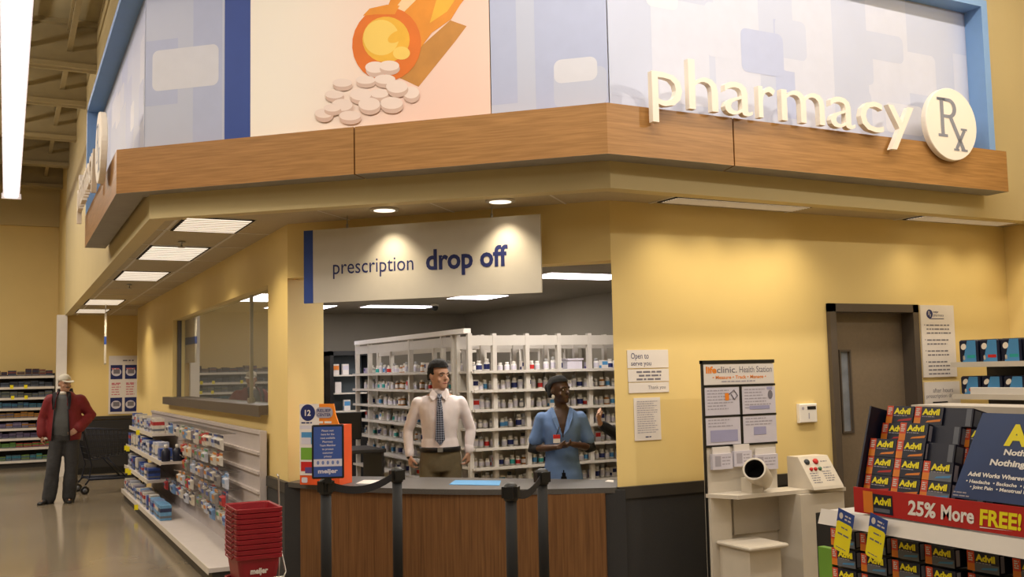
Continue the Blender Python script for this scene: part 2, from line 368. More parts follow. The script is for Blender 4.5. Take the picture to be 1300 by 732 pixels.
def gpanel(name, a, b, label, seed, plain=None):
    u = V((b[0]-a[0], b[1]-a[1], 0)); W = u.length; M = plane((0, 0, 0), u)
    t = thing(name, label, 'wall graphic', (a[0], a[1], ZB))
    H = ZT-ZB; mb = MB(); mb.box(0, 0, -.006, W, H, 0, 0, M)
    if not plain: pattern(mb, M, W, H, seed)
    mb.build('printed_sheet', plain or PM, t)
    return t, M, W
gpanel('graphic_panel', (PN[0][0], 11.54), (PN[1][0], PN[1][1]+.006), 'long pale patterned panel on the side above the shelving, behind the edge-on letters', 3)
cA, cB = V(PN[1]), V(PN[2])
def tt(px, py): p = onL(px, py, PN[1], PN[2]); return ((p.xy-cA).length)/((cB-cA).length)
t1, t2, t3 = tt(285, 173), tt(317.5, 170), tt(623, 138)
P_ = lambda t: tuple(cA.lerp(cB, t))
gpanel('graphic_panel', P_(.002), P_(t1-.0005), 'narrow pale patterned panel beside the solid blue panel strip', 11)
gpanel('blue_graphic', P_(t1), P_(t2), 'narrow solid royal blue panel strip beside the pill bottle photo', 0, BLUES)
gpanel('graphic_panel', P_(t3+.002), P_(.9985), 'pale blue patterned panel between pill bottle photo and fascia corner', 21)
gpanel('graphic_panel', (PN[2][0]+.004, PN[2][1]), (7.05, PN[3][1]-.01), 'wide pale blue patterned panel behind the cream pharmacy letters', 35)
# photo of a tipped pill bottle
PEACH = mat('peach_backdrop', 'FFF8EA', .5, var=.1, scale=.55, col2='F6D3C2', detail=1)
_n = PEACH.node_tree; _s = _n.nodes.new('ShaderNodeSeparateXYZ'); _r = _n.nodes.new('ShaderNodeMapRange'); _m = [q for q in _n.nodes if q.type == 'MIX'][0]; _c = [q for q in _n.nodes if q.type == 'TEX_COORD'][0]
_r.inputs['From Min'].default_value = .05; _r.inputs['From Max'].default_value = 1.1; _r.interpolation_type = 'SMOOTHSTEP'
_n.links.new(_c.outputs['Object'], _s.inputs[0]); _n.links.new(_s.outputs[0], _r.inputs['Value']); _n.links.new(_r.outputs['Result'], _m.inputs['Factor'])
BORNG = [mat('print_'+n, c, .5, var=v, scale=6) for n, c, v in (('bottle_orange', 'F29A2C', .07), ('rim_orange', 'EC7A20', .06), ('bottle_gold', 'F8BE3A', .06), ('bottle_shadow', 'CF8F3E', .1), ('pill_white', 'F5E2D6', .01), ('pill_shade', 'D9BBAA', .02), ('highlight', 'FAD9A8', .02), ('glow_gold', 'FAD468', .02))]
a, b = P_(t2+.0008), P_(t3); u = V((b[0]-a[0], b[1]-a[1], 0)); W = u.length; M = plane((0, 0, 0), u)
ph = thing('photo_panel', 'large peach photo panel of an orange pill bottle spilling white pills', 'wall picture', (a[0], a[1], ZB))
MB().box(0, 0, -.006, W, ZT-ZB, .001, 0, M).build('photo_sheet', PEACH, ph)
Mi = (Matrix.Translation((a[0], a[1], ZB)) @ M).inverted()
def pz(zx, zy):                                            # point of the photograph's bottle crop -> panel coordinates
    p = Mi @ onL(440+zx/4.065, zy/4.065, PN[1], PN[2]); return (p.x, p.y)
mb = MB()
def pp(pts, z, m): mb.poly([(*pz(*q), z) for q in pts][::-1], m, M)
def pe(cx, cy, rx, ry, z, m, rot=0): pp([(cx+rx*cos(2*pi*i/26)*cos(rot)-ry*sin(2*pi*i/26)*sin(rot), cy+rx*cos(2*pi*i/26)*sin(rot)+ry*sin(2*pi*i/26)*cos(rot)) for i in range(26)], z, m)
pp([(270, 400), (385, 240), (535, 105), (620, 135), (560, 215), (372, 448)], .002, 3)
pp([(95, 80), (215, 30), (250, -60), (430, -330), (520, -390), (700, -290), (720, -200), (640, -40), (590, 20), (540, 100), (440, 170), (385, 245), (300, 300)], .003, 0)
pp([(240, 60), (330, -60), (430, -180), (470, -160), (380, -20), (290, 70)], .0035, 6)
pp([(470, -20), (600, -150), (640, -120), (520, 60), (430, 120)], .0035, 2)
pe(208, 228, 178, 192, .004, 1, .15)
pp([(85, 82), (120, 45), (210, 25), (275, 30), (250, 75), (150, 75)], .0045, 0)
pe(205, 205, 122, 118, .005, 2); pe(180, 195, 92, 92, .0055, 7)
pe(260, 190, 50, 26, .006, 2, -.5); pe(285, 275, 44, 34, .006, 7)
pills = [(150, 350, 52, 36), (222, 342, 52, 32), (100, 415, 50, 26), (200, 412, 54, 30), (-20, 430, 50, 26), (170, 485, 48, 28), (335, 480, 42, 38), (262, 450, 56, 40), (75, 490, 56, 38), (-60, 490, 48, 26), (120, 540, 56, 40), (235, 535, 58, 38), (-20, 545, 54, 38), (20, 600, 56, 30), (-114, 588, 46, 30), (-70, 560, 44, 24)]
for i, (x, y, rx, ry) in enumerate(pills):
    z = .0065+i*.0004; pe(x+3, y+14, rx, ry, z, 5); pe(x, y-2, rx, ry*.82, z+.0002, 4)
mb.build('printed_bottle', BORNG, ph)
# ------------------------------------------------------------------ "pharmacy Rx" letters
def rx_shape(mb, M, S, mt=0, z=0):                                   # slab-serif R with crossed-leg x
    T = lambda pts: mb.poly([(x*S, y*S, z) for x, y in pts], mt, M)
    T([(-.42, .62), (-.20, .62), (-.20, -.42), (-.34, -.42), (-.34, .54), (-.42, .54)][::-1]); T([(-.46, -.50), (-.08, -.50), (-.08, -.42), (-.46, -.42)]); T([(-.46, .54), (-.1, .54), (-.1, .62), (-.46, .62)])
    n = 12; o = [(.02+.30*cos(a), .335+.285*sin(a)) for a in [pi/2-pi*k/n for k in range(n+1)]]; q = [(.0+.17*cos(a), .335+.19*sin(a)) for a in [pi/2-pi*k/n for k in range(n+1)]]
    for k in range(n): T([o[k], q[k], q[k+1], o[k+1]])
    T([(-.2, .525), (.02, .525), (.02, .62), (-.2, .62)]); T([(-.2, .05), (.02, .05), (.02, .145), (-.2, .145)])
    T([(.0, .06), (.14, .09), (.62, -.82), (.46, -.82)]); T([(.56, -.22), (.66, -.28), (.30, -.84), (.20, -.78)])
    T([(.46, -.26), (.72, -.26), (.72, -.20), (.46, -.20)]); T([(.14, -.86), (.36, -.86), (.36, -.80), (.14, -.80)]); T([(.44, -.86), (.70, -.86), (.70, -.80), (.44, -.80)])
SILV = mat('silver_ink', '8F93A0', .45, metal=.2, var=.05)
LW = {'p': .24, 'h': .24, 'a': .24, 'r': .15, 'm': .40, 'c': .23, 'y': .27}
def pharmacy(o, u, L, label, dz=0):
    t = thing('pharmacy_sign', label, 'sign', o); M = plane((0, 0, 0), u)
    words = 'pharmacy'; ws = [LW[c] for c in words]; gap = .055; tot = sum(ws)+gap*7; k = L/tot; x = 0
    for c, w in zip(words, ws):
        mb = MB(); mb.text(c, x, 0, .365, w*k, bold=-.004, ext=.016, M=M); mb.build('letter', CREAM, t); x += (w+gap)*k
    mb = MB(); R = .285; cx = L+.42; cz = .14
    mb.lathe([(R*.99, -.012), (R, -.006), (R, .03), (R*.985, .036)], 48, 0, M @ Matrix.Translation((cx, cz, 0)), smooth=False); d = mb.build('disc', CREAM, t)
    mb = MB(); rx_shape(mb, M @ Matrix.Translation((cx-.03, cz+.03, .038)), .275); mb.build('symbol', SILV, d)
    return t
pharmacy((3.70, 5.325, 3.395), (1, .009, 0), 2.40, 'raised cream letters reading pharmacy with round symbol disc, facing the counter front')
pharmacy((.655, 11.05, 3.395), (0, -1, 0), 2.12, 'raised cream letters seen almost edge-on along the side fascia')
# ------------------------------------------------------------------ soffit lights
def troffer(x0, y0, x1, y1, label, lens=LGT):
    t = thing('ceiling_light', label, 'ceiling light', ((x0+x1)/2, (y0+y1)/2, 2.886), 0, 'troffers under the soffit')
    w, l = (x1-x0)/2, (y1-y0)/2; mb = MB()
    for a in ((-w, -l, w, -l+.025), (-w, l-.025, w, l), (-w, -l, -w+.025, l), (w-.025, -l, w, l)): mb.box(a[0], a[1], -.005, a[2], a[3], 0)
    mb.build('frame', BLKM, t); MB().box(-w+.022, -l+.022, -.006, w-.02, l-.02, -.001).build('lens', lens, t)
    mb = MB(); n = 8
    for k in range(1, n): y = -l+2*l*k/n; mb.box(-w+.02, y-.008, -.009, w-.02, y+.008, -.006)
    mb.build('louver', OFFW, t)
    return t
troffer(1.16, 7.68, 1.68, 8.42, 'louvered soffit light closest to the fascia corner')
troffer(1.13, 9.44, 1.66, 10.55, 'second louvered soffit light back from the fascia corner')
troffer(1.12, 11.74, 1.63, 12.83, 'third louvered soffit light back from the fascia corner')
troffer(1.06, 16.0, 1.58, 17.1, 'soffit light just before the hanging edge-on sign')
troffer(1.05, 18.2, 1.56, 19.2, 'last soffit light before the alcove wall')
troffer(4.16, 5.68, 5.42, 5.92, 'thin soffit light above the health station')
troffer(6.62, 5.70, 7.77, 5.93, 'thin soffit light above the taupe door')
for x, y, l in ((2.434, 6.876, 'small round downlight over the word prescription'), (3.069, 6.257, 'small round downlight over the words drop off')):
    t = thing('downlight', l, 'ceiling light', (x, y, 2.889), 0, 'downlights over the hanging sign')
    MB().lathe([(.105, -.012), (.105, 0), (.08, 0), (.08, -.012)], 24).build('trim_ring', OFFW, t); MB().lathe([(.078, -.0135), (.078, -.002)], 24).build('lens', CAN, t)
for i, (x, y, l) in enumerate(((1.35, 9.1, 'sprinkler head between first and second soffit lights'), (1.36, 13.4, 'sprinkler head beyond the third soffit light'))):
    t = MB().lathe([(.03, 0), (.03, -.012), (.008, -.014), (.008, -.045), (.03, -.05), (.03, -.055)][::-1], 12).build('ceiling_sprinkler', STEEL, None, (x, y, 2.888)); tag(t, l, 'sprinkler', 'soffit sprinklers')
# high store light row
t = thing('strip_light', 'long bare fluorescent strip hanging high above the shop floor', 'ceiling light', (.02, 8, 5.0))
MB().box(-.135, -3.0, .06, .135, 12.0, .10).box(-.16, 11.95, -.03, .16, 12.03, .07).build('housing', WHITE, t)
for x in (-.085, 0, .085): MB().tube([(x, -3, .02), (x, 11.95, .02)], .026, 10).build('tube', TUBE, t)
for y in (-1.5, 3, 7.5, 11.5): MB().tube([(0, y, .1), (0, y, 1.1)], .008, 6).build('hanger', BEAM, t)
# dispensary ceiling lights
SWP = onZ(324, 377, 2.6)
for x0, y0, x1, y1, l in ((4.20, 12.45, 5.12, 12.85, 'dispensary light panel beside the camera dome'), (4.75, 10.6, 5.28, 11.2, 'dispensary light panel half hidden by the drop off sign'), (4.46, 8.05, 5.35, 8.52, 'bright dispensary light panel beside the drop off sign edge'),
                        (SWP.x-.2, SWP.y-.6, SWP.x+.4, SWP.y+.5, 'dispensary light panel seen through the side window'), (3.0, 12.6, 3.8, 13.2, 'dispensary light panel deep behind the side window')):
    t = thing('light_panel', l, 'ceiling light', ((x0+x1)/2, (y0+y1)/2, 2.598), 0, 'dispensary light panels'); w, h = (x1-x0)/2, (y1-y0)/2
    MB().box(-w, -h, -.012, w, h, -.002).build('lens', LGTI, t); MB().box(-w-.02, -h-.02, -.008, w+.02, h+.02, -.001).build('frame', OFFW, t)
t = thing('ceiling_camera', 'small dark camera dome under the dispensary ceiling', 'camera', (5.0, 12.2, 2.6)); MB().lathe([(.05, 0), (.05, -.03)][::-1], 16).build('base', OFFW, t); MB().ball((0, 0, -.05), .045, 0, 12).build('dome', BLACK, t)
# ------------------------------------------------------------------ hanging drop-off sign
n = V((1, 1, 0)).normalized()
def onC(px, py): return on(px, py, (1, 1, 0), 9.52)
p0, p1 = onC(386, 385), onC(688, 374); zs0, zs1 = onC(386, 385).z, onC(386, 293).z
SIGNW = mat('sign_white', 'CFC9BC', .5, var=.02)
W = (p1.xy-p0.xy).length; u = V((1, -1, 0)); M = plane((0, 0, 0), u)
t = thing('hanging_sign', 'long white hanging sign reading prescription drop off with blue end strip', 'sign', (p0.x, p0.y, zs0)); H = zs1-zs0
MB().box(.075, 0, -.02, W, H, 0, 0, M).build('board', SIGNW, t); MB().box(0, 0, -.022, .078, H, .002, 0, M).build('end_strip', BLUES, t)
Mi = (Matrix.Translation((p0.x, p0.y, zs0)) @ M).inverted()
def sz(px, py): p = Mi @ onC(px, py); return p.x, p.y
mb = MB(); x, y = sz(423, 348); x2, _ = sz(525, 340); mb.text('prescription', x, y, .115, x2-x, M=M @ Matrix.Translation((0, 0, .002))); mb.build('lettering', NAVY, t)
mb = MB(); x, y = sz(541, 342); x2, _ = sz(645, 335); mb.text('drop off', x, y, .15, x2-x, bold=.028, M=M @ Matrix.Translation((0, 0, .002))); mb.build('lettering', NAVY, t)
for px, py in ((440, 288), (624, 280)):
    x, y = sz(px, py); mb = MB(); mb.tube([M @ V((x, H-.01, -.01)), M @ V((x, 2.89-zs0, -.01))], .004, 6); mb.tube([M @ V((x, H-.02, -.01)), M @ V((x, H+.03, -.01))], .01, 8); mb.build('hanger', STEEL, t)
# edge-on sign far along the side
t = thing('hanging_sign', 'narrow hanging sign seen edge-on under the soffit before the alcove', 'sign', (1.45, 17.9, 1.95))
M = plane((0, 0, 0), (-.078, -1, 0)); MB().box(0, 0, -.015, 1.1, .78, .015, 0, M).build('board', SIGNW, t); MB().box(-.002, .3, -.017, 1.102, .42, .017, 0, M).build('blue_band', BLUES, t)
for x in (.1, 1.0): MB().tube([M @ V((x, .78, 0)), M @ V((x, .94, 0))], .005, 6).build('hanger', STEEL, t)
# ================================================================== COUNTER AND WHAT STANDS ON IT
def arc(pA, pB, sag, n=14):
    pA, pB = V(pA), V(pB); m = (pA+pB)/2; e = (pB-pA); nrm = V((e.y, -e.x)).normalized(); out = []
    for i in range(n+1):
        t = i/n; out.append(tuple(pA+e*t+nrm*sag*4*t*(1-t)))
    return out
cL, cR = (2.02, 7.68), (3.70, 6.0)
front = arc(cL, cR, .22); top = arc((1.95, 7.785), (3.775, 5.975), .27)
inn = V((1, 1)).normalized()
t = thing('service_counter', 'curved drop off counter with oak front and dark grey top', 'counter', (2.9, 6.8, 0)); T0 = Matrix.Translation((-2.9, -6.8, 0))
mb = MB(); mb.prism(front+[tuple(V(p)+inn*.05) for p in front[::-1]], .10, .845, 0, T0); mb.build('front_panel', WOODV, t)
mb = MB(); mb.prism(front+[tuple(V(p)+inn*.04) for p in front[::-1]], 0, .10, 0, Matrix.Translation((-2.88, -6.78, 0))); mb.build('kick_plate', DARKT, t)
tb = [tuple(V(A)+inn*.36+V((.02, -.02))), tuple(V(B)+inn*.36+V((-.0, .0)))]
def slab(z0, z1, g):
    f = [tuple(V(p)+inn*g) for p in top]; return f+[tuple(V(top[-1])+inn*.48), tuple(V(top[0])+inn*.48)]
mb = MB(); mb.prism(slab(0, 0, 0), .845, .882, 0, T0); mb.build('worktop', STONE, t)
for f in (.22, .5, .78):
    k = int(f*14); p = V(front[k])+inn*.06; q = p+inn*.36; e = V((1, -1)).normalized()*.012
    MB().prism([tuple(p-e), tuple(p+e), tuple(q+e), tuple(q-e)], .0, .845, 0, T0).build('side_panel', WOODV, t)
CT = .8825
def flat(name, label, cat, poly, z, h, m):
    c = sum((V(p) for p in poly), V((0, 0)))/len(poly); o = MB().prism([tuple(V(p)-c) for p in poly], 0, h).build(name, m, None, (c.x, c.y, z)); return tag(o, label, cat)
def zp(*q): return [tuple(onZ(x, y, CT).xy) for x, y in q]
flat('counter_mat', 'blue mat lying on the counter in front of the man in the tie', 'mat', zp((570, 615), (578, 609.5), (636, 610), (634, 616)), CT, .003, SKYP)
flat('paper_sheet', 'white papers spread on the counter beside the relief display box', 'paper', zp((452, 613.5), (462, 609), (492, 609.5), (486, 614)), CT, .002, PAPER)
flat('paper_sheet', 'small white card on the counter close to the yellow wall edge', 'paper', zp((768, 611), (772, 609), (779, 609.5), (779, 612)), CT, .002, PAPER)
# relief display box
bx = V((2.10, 7.43)); u = V((1, -1, 0)).normalized(); M = plane((0, 0, 0), u)
t = thing('display_box', 'orange and white cardboard display box standing at the end of the counter', 'display box', (bx.x, bx.y, CT)); w = .165
mb = MB(); H = .60
mb.box(-w, 0, -.20, w, .44, 0, 0, M); mb.build('carton', mat('orange_carton', 'E2561F', .55, var=.05), t)
mb = MB(); mb.prism([(-w, .44), (-w, .60), (.12, .60), (.135, .52), (w, .44)], -.012, 0, 0, M); c = mb.build('header_card', ORNG, t)
mb = MB(); z = .002
mb.rect(-w, .44, .0, .6, z, 1, M); mb.disc(-.095, .535, .062, .062, z+.001, 2, M); mb.rrect(-.03, .495, .115, .575, .035, z+.0015, 3, M); mb.text('12', -.095, .513, .044, .05, bold=.03, mat=1, M=M @ Matrix.Translation((0, 0, z+.002)), align='C')
mb.text('RELIEF', .042, .54, .022, .115, bold=.02, mat=4, M=M @ Matrix.Translation((0, 0, z+.0022)), align='C'); mb.text('CENTER', .042, .508, .022, .115, bold=.02, mat=4, M=M @ Matrix.Translation((0, 0, z+.0022)), align='C')
mb.scrib(.0, .455, .12, .02, z+.001, 1, M); mb.scrib(-.15, .455, -.04, .012, z+.0015, 4, M)
mb.build('lettering', [ORNG, PAPER, NAVY, INKL, NAVY], t)
mb = MB()
mb.rect(-w, .07, -.0, .42, z, 0, M); mb.rect(-w, .415, w, .44, z+.0004, 4, M); mb.rect(-.15, .30, -.03, .39, z+.001, 1, M); mb.rect(-.15, .30, -.07, .35, z+.0014, 4, M); mb.rect(-.155, .185, -.03, .275, z+.001, 2, M); mb.rect(-.155, .10, -.03, .17, z+.001, 3, M); mb.rect(-.12, .085, -.06, .13, z+.0012, 5, M); mb.rrect(-.15, .015, -.10, .055, .01, z+.001, 4, M)
mb.build('product_print', [PAPER, SKYP, GREENP, REDP, PAPERB, PURP], t)
# ------------------------------------------------------------------ stanchions with belts
def stanchion(x, y, label, belt_to, sign=False, H=1.06):
    t = thing('stanchion', label, 'stanchion', (x, y, 0), 0, 'black belt posts before the counter')
    MB().lathe([(.17, 0), (.175, .008), (.17, .022), (.06, .04), (.04, .05)], 28).build('base', BLKM, t)
    MB().lathe([(.033, .045), (.033, H-.09)], 20).build('pole', BLKF if 0 else BLKM, t)
    mb = MB(); mb.lathe([(.036, H-.1), (.041, H-.095), (.041, H-.025), (.037, H-.012), (.02, H)], 20)
    a = V((belt_to[0]-x, belt_to[1]-y, 0)) if belt_to else V((0, -1, 0)); ang = math.atan2(a.y, a.x)
    for k in range(4): R = Matrix.Rotation(ang+k*pi/2, 4, 'Z'); mb.box(.034, -.026, H-.085, .048, .026, H-.02, 0, R)
    mb.build('cassette_head', BLACK, t)
    if belt_to:
        L = a.length-.056; R = Matrix.Rotation(ang, 4, 'Z'); rings = []
        for k in range(11):
            s = k/10; X = .045+(L-.045)*s; dz = -.05*4*s*(1-s); rings.append([(X, -.0015, H-.078+dz), (X, .0015, H-.078+dz), (X, .0015, H-.030+dz), (X, -.0015, H-.030+dz)])
        MB().loft(rings, 0, False, R).build('belt', BLKF, t)
    return t
SA, SB, SC, SD = (1.785, 6.175), (2.36, 6.47), (2.587, 5.213), (3.08, 5.75)
sa = stanchion(*SA, 'black belt post carrying the small framed blue privacy sign', SB); stanchion(*SB, 'black belt post paired with the signed post, closer to the counter', None, H=1.07)
stanchion(*SC, 'black belt post at the free end of the second belt, farther from the counter', SD); stanchion(*SD, 'black belt post close to the counter holding the second belt end', None, H=1.07)
M = plane((0, -.05, 1.06), (.94, -.34, 0)); mb = MB()
mb.cbox(-.098, 0, -.012, .098, .33, .012, .006, 0, M); mb.box(-.02, -.03, -.01, .02, .01, .01, 0, M); f = mb.build('sign_frame', BLACK, sa)
mb = MB(); mb.rect(-.086, .012, .086, .318, .0125, 0, M); mb.rect(-.086, .075, .086, .12, .013, 1, M)
for k in range(5): mb.disc(-.06+k*.03, .098, .008, .012, .0132, 3, M)
Ms = M @ Matrix.Translation((0, 0, .0135))
for k, l in enumerate(('Please wait', 'here for the', 'next available', 'Pharmacy', 'Team Member', 'to protect', 'customer', 'privacy')): mb.text(l, 0, .288-k*.0225, .012, None, bold=.02, mat=1, M=Ms, align='C')
mb.text('meijer', 0, .035, .026, .12, bold=.04, mat=1, M=Ms, align='C')
mb.build('printed_card', [mat('sign_blue', '3A57A0', .5, var=.03), PAPERB, PAPER, mat('mid_blue', '6F80B8', .5, var=0)], f)
# ------------------------------------------------------------------ red shopping baskets
def basket_mesh():
    mb = MB()
    def rr_(w, d, z, r=.03):
        o = []
        for cx, cy, a0 in ((w-r, d-r, 0), (-w+r, d-r, 90), (-w+r, -d+r, 180), (w-r, -d+r, 270)):
            for k in range(4): a = radians(a0+30*k); o.append((cx+r*cos(a), cy+r*sin(a), z))
        return o
    mb.loft([rr_(.115, .165, 0), rr_(.118, .168, .012), rr_(.140, .195, .175), rr_(.152, .207, .180), rr_(.155, .210, .205), rr_(.150, .205, .208), rr_(.1412, .1962, .20), rr_(.1165, .1665, .012)], 0, False)
    return mb
bs = thing('shopping_basket', 'topmost open red basket of the stack beside the counter', 'basket', (1.515, 6.99, .62), 0, 'stacked red shopping baskets')
body = basket_mesh().build('basket_body', RED, bs)
for sx in (-1, 1): MB().tube([(sx*.157, -.12, .197), (sx*.163, -.1, .178), (sx*.163, .1, .178), (sx*.157, .12, .197)], .005, 6).build('handle', RED, bs)
pitch = .0335; nb = 9
for k in range(1, nb):
    dup(bs, (1.515, 6.99, .62-k*pitch), 0, 'red basket nested in the stack, %s down from the top one' % ORD[k])
lo = dup(bs, (1.515, 6.99, .3185), 0, 'red basket with white lettering, under the nested pile')
mb = MB(); M = plane((0, -.1815, .085), (1, 0, 0), (0, -.16, 1)); mb.text('meijer', 0, 0, .038, .115, bold=.05, M=M @ Matrix.Translation((0, 0, .002)), align='C'); mb.build('lettering', PAPER, lo)
dup(bs, (1.515, 6.99, .1365), 0, 'lowest red basket of the stack, under the lettered one')
t = thing('basket_stand', 'wire stand with upright rod holding the red baskets', 'stand', (1.515, 6.99, 0))
mb = MB(); mb.cbox(-.16, -.21, .02, .16, .21, .135, .01); mb.build('plinth', BLKM, t)
mb = MB(); mb.tube([(-.13, -.235, .375), (.15, -.235, .375), (.172, -.2, .40), (.185, -.05, .48), (.185, .02, .56), (.185, .05, 1.0), (.175, .05, 1.02)], .006, 8); mb.tube([(-.13, -.235, .375), (-.13, -.225, .15)], .006, 8); mb.tube([(.15, -.235, .375), (.15, -.225, .15)], .006, 8); mb.tube([(.185, .02, .56), (.17, .02, .1)], .006, 8); mb.build('wire_frame', STEEL, t)
# ================================================================== GONDOLA ALONG THE SIDE WALL
GY0, GY1, GX = 8.47, 15.5, 1.50
GDL = mat('gondola_metal', 'BFB6B4', .5, var=.03); GDW = mat('gondola_white', 'D0C9C6', .45, var=.03)
t = thing('wall_gondola', 'low off-white store shelving run under the side window', 'shelving', (1.96, 8.5, 0)); T = Matrix.Translation((-1.96, -8.5, 0))
mb = MB(); mb.box(1.90, GY0, 0, 1.935, GY1, 1.24, 0, T); mb.box(1.885, GY0, 1.215, 1.94, GY1, 1.245, 0, T); mb.build('back_panel', GDL, t)
MB().box(1.885, GY0-.03, 0, 1.94, GY0, 1.245, 0, T).build('end_post', GDL, t)
MB().box(GX, GY0+.1, .115, 1.90, GY1, .15, 0, T).build('base_deck', GDW, t); MB().box(GX+.03, GY0+.12, 0, 1.90, GY1, .113, 0, T).build('kick_plate', DARKT, t)
MB().box(GX-.006, GY0+.1, .10, GX, GY1, .155, 0, T).build('price_rail', OFFW, t)
SH = [(1.03, 13.0, 1.60), (.77, 11.9, 1.56), (.48, 12.9, 1.54)]
for z, ya, x in SH:
    s = MB().box(x, ya, z-.03, 1.90, GY1, z, 0, T).build('shelf', GDW, t)
    MB().box(x-.008, ya, z-.04, x, GY1, z+.01, 0, T).build('price_rail', OFFW, s)
for z in (1.06, .90, .74, .58): MB().box(1.872, GY0, z-.012, 1.90, 11.85, z+.012, 0, T).build('crossbar', GDL, t)
# products on the shelves
PCOL = [mat('pack_%d' % i, c, .45, var=.12, scale=20) for i, c in enumerate(('D9D4CC', 'C9CFE0', '3A57A6', '7CA0CF', 'B9373A', 'E3D9C6', '8F8A86', '2F3B63', '5E9A66', 'D68A3A', 'A9A4B4', '6FA8D6'))]
def pack(w, d, h, m, band=None):
    mb = MB(); mb.box(-w/2, -d/2, 0, w/2, d/2, h, 0)
    mb.box(-w/2-.001, -d/2-.001, h*.55, w/2+.001, d/2+.001, h*.8, 1); mb.box(-w/2-.0012, -d/2-.0012, h*.15, w/2+.0012, d/2+.0012, h*.3, 2)
    return mb, [m, band or PAPER, GRYB]
def shelf_name(i): return ('top', 'second', 'third', 'base')[i]
PN_ = {0: 'white', 1: 'pale blue', 2: 'royal blue', 3: 'light blue', 4: 'red', 5: 'cream', 6: 'grey', 7: 'navy', 8: 'green', 9: 'orange', 10: 'lilac grey', 11: 'sky blue'}
rnd = random.Random(5)
for i, (z, ya, xf) in enumerate(SH+[(.15, 11.6, GX)]):
    y = ya+(.26 if i == 1 else .1); k = 0
    while y < GY1-.1:
        k += 1; w = rnd.uniform(.12, .20); h = rnd.uniform(.12, .19); ci = rnd.choice((0, 0, 1, 1, 5, 2, 10, 3))
        if i == 3 and y < 12.6: ci = rnd.choice((3, 11)); h = .16
        mb, ms = pack(rnd.uniform(.10, .14), w*.92, h, PCOL[ci], PCOL[rnd.choice((2, 4, 0, 7))])
        o = mb.build('carton', ms, None, (xf+.09, y+w/2, z+.001)); y += w
        tag(o, '%s carton, %s from the open end on the gondola %s shelf' % (PN_[ci], ORD[k], shelf_name(i)), 'carton', 'cartons on the low gondola')
# two dark bottles + folded bins on the second shelf end
bo = thing('dark_bottle', 'dark navy bottle with white cap at the end of the gondola second shelf', 'bottle', (1.74, 11.95, .77), 0, 'dark bottles on the gondola')
MB().lathe([(.045, 0), (.05, .01), (.05, .11), (.03, .14), (.018, .15)], 16).build('bottle_body', NAVB, bo); MB().lathe([(.02, .148), (.02, .185), (.012, .188)], 12).build('cap', WHITE, bo)
for k, (x, y) in enumerate(((1.84, 11.96), (1.62, 11.97))): dup(bo, (x, y, .77), 0, ('dark navy bottle standing against the gondola back panel', 'dark navy bottle at the shelf lip of the gondola second shelf')[k])
# hanging packets on hooks
proto = {}
def packet(ci, cj, h):
    mb = MB(); w = .07
    mb.loft([[(-.001, -w, z), (-.001-d, -w*.9, z), (-.001-d, w*.9, z), (-.001, w, z)] for z, d in ((-h, .003), (-h*.9, .03), (-h*.35, .036), (-h*.28, .008), (0, .003))], 0, False)
    mb.box(-.0375, -w*.8, -h*.62, -.03, w*.8, -h*.4, 1); mb.box(-.010, -w, -h*.2, -.0055, w, -h*.05, 1)
    return mb, [PCOL[ci], PCOL[cj]]
rnd = random.Random(12)
for i, z in enumerate((1.18, 1.015, .85, .685, .52)):
    y = (9.4, 9.45, 9.2, 9.25, 9.0)[i]; k = 0; yend = (12.7, 11.7, 11.7, 11.7, 12.7)[i]
    while y < yend:
        k += 1; ci = rnd.choice((0, 0, 1, 5, 6, 3, 10, 0, 0, 1, 4)); cj = rnd.choice((4, 2, 7, 8, 9, 3)); h = rnd.uniform(.12, .152); dx = rnd.uniform(.0, .09)
        t = thing('hanging_packet', '%s packet, %s hook from the bare end, %s peg row' % (PN_[ci], ORD[k], ('top', 'second', 'third', 'fourth', 'lowest')[i]), 'packet', (1.82-dx, y, z), 0, 'packets hanging on the gondola pegs')
        mb, ms = packet(ci, cj, h); mb.build('pouch', ms, t); MB().tube([(.06+dx, 0, .004), (-.06, 0, .004), (-.07, 0, .012)], .003, 6).build('hook', STEEL, t)
        y += rnd.uniform(.142, .16)
for i, (y, z) in enumerate(((15.0, .77), (15.25, .77), (14.6, .48), (14.9, .48), (13.4, .15), (14.2, 1.03))):
    xf = {1.03: 1.60, .77: 1.56, .48: 1.54, .15: GX}[z]
    o = MB().box(-.055, -.001, -.065, -.009, .001, .0).build('shelf_tag', YELP, None, (xf, y, z))
    tag(o, '%s yellow price flag counted from the open end of the gondola rails' % ORD[i+1], 'price tag', 'yellow flags on the gondola')
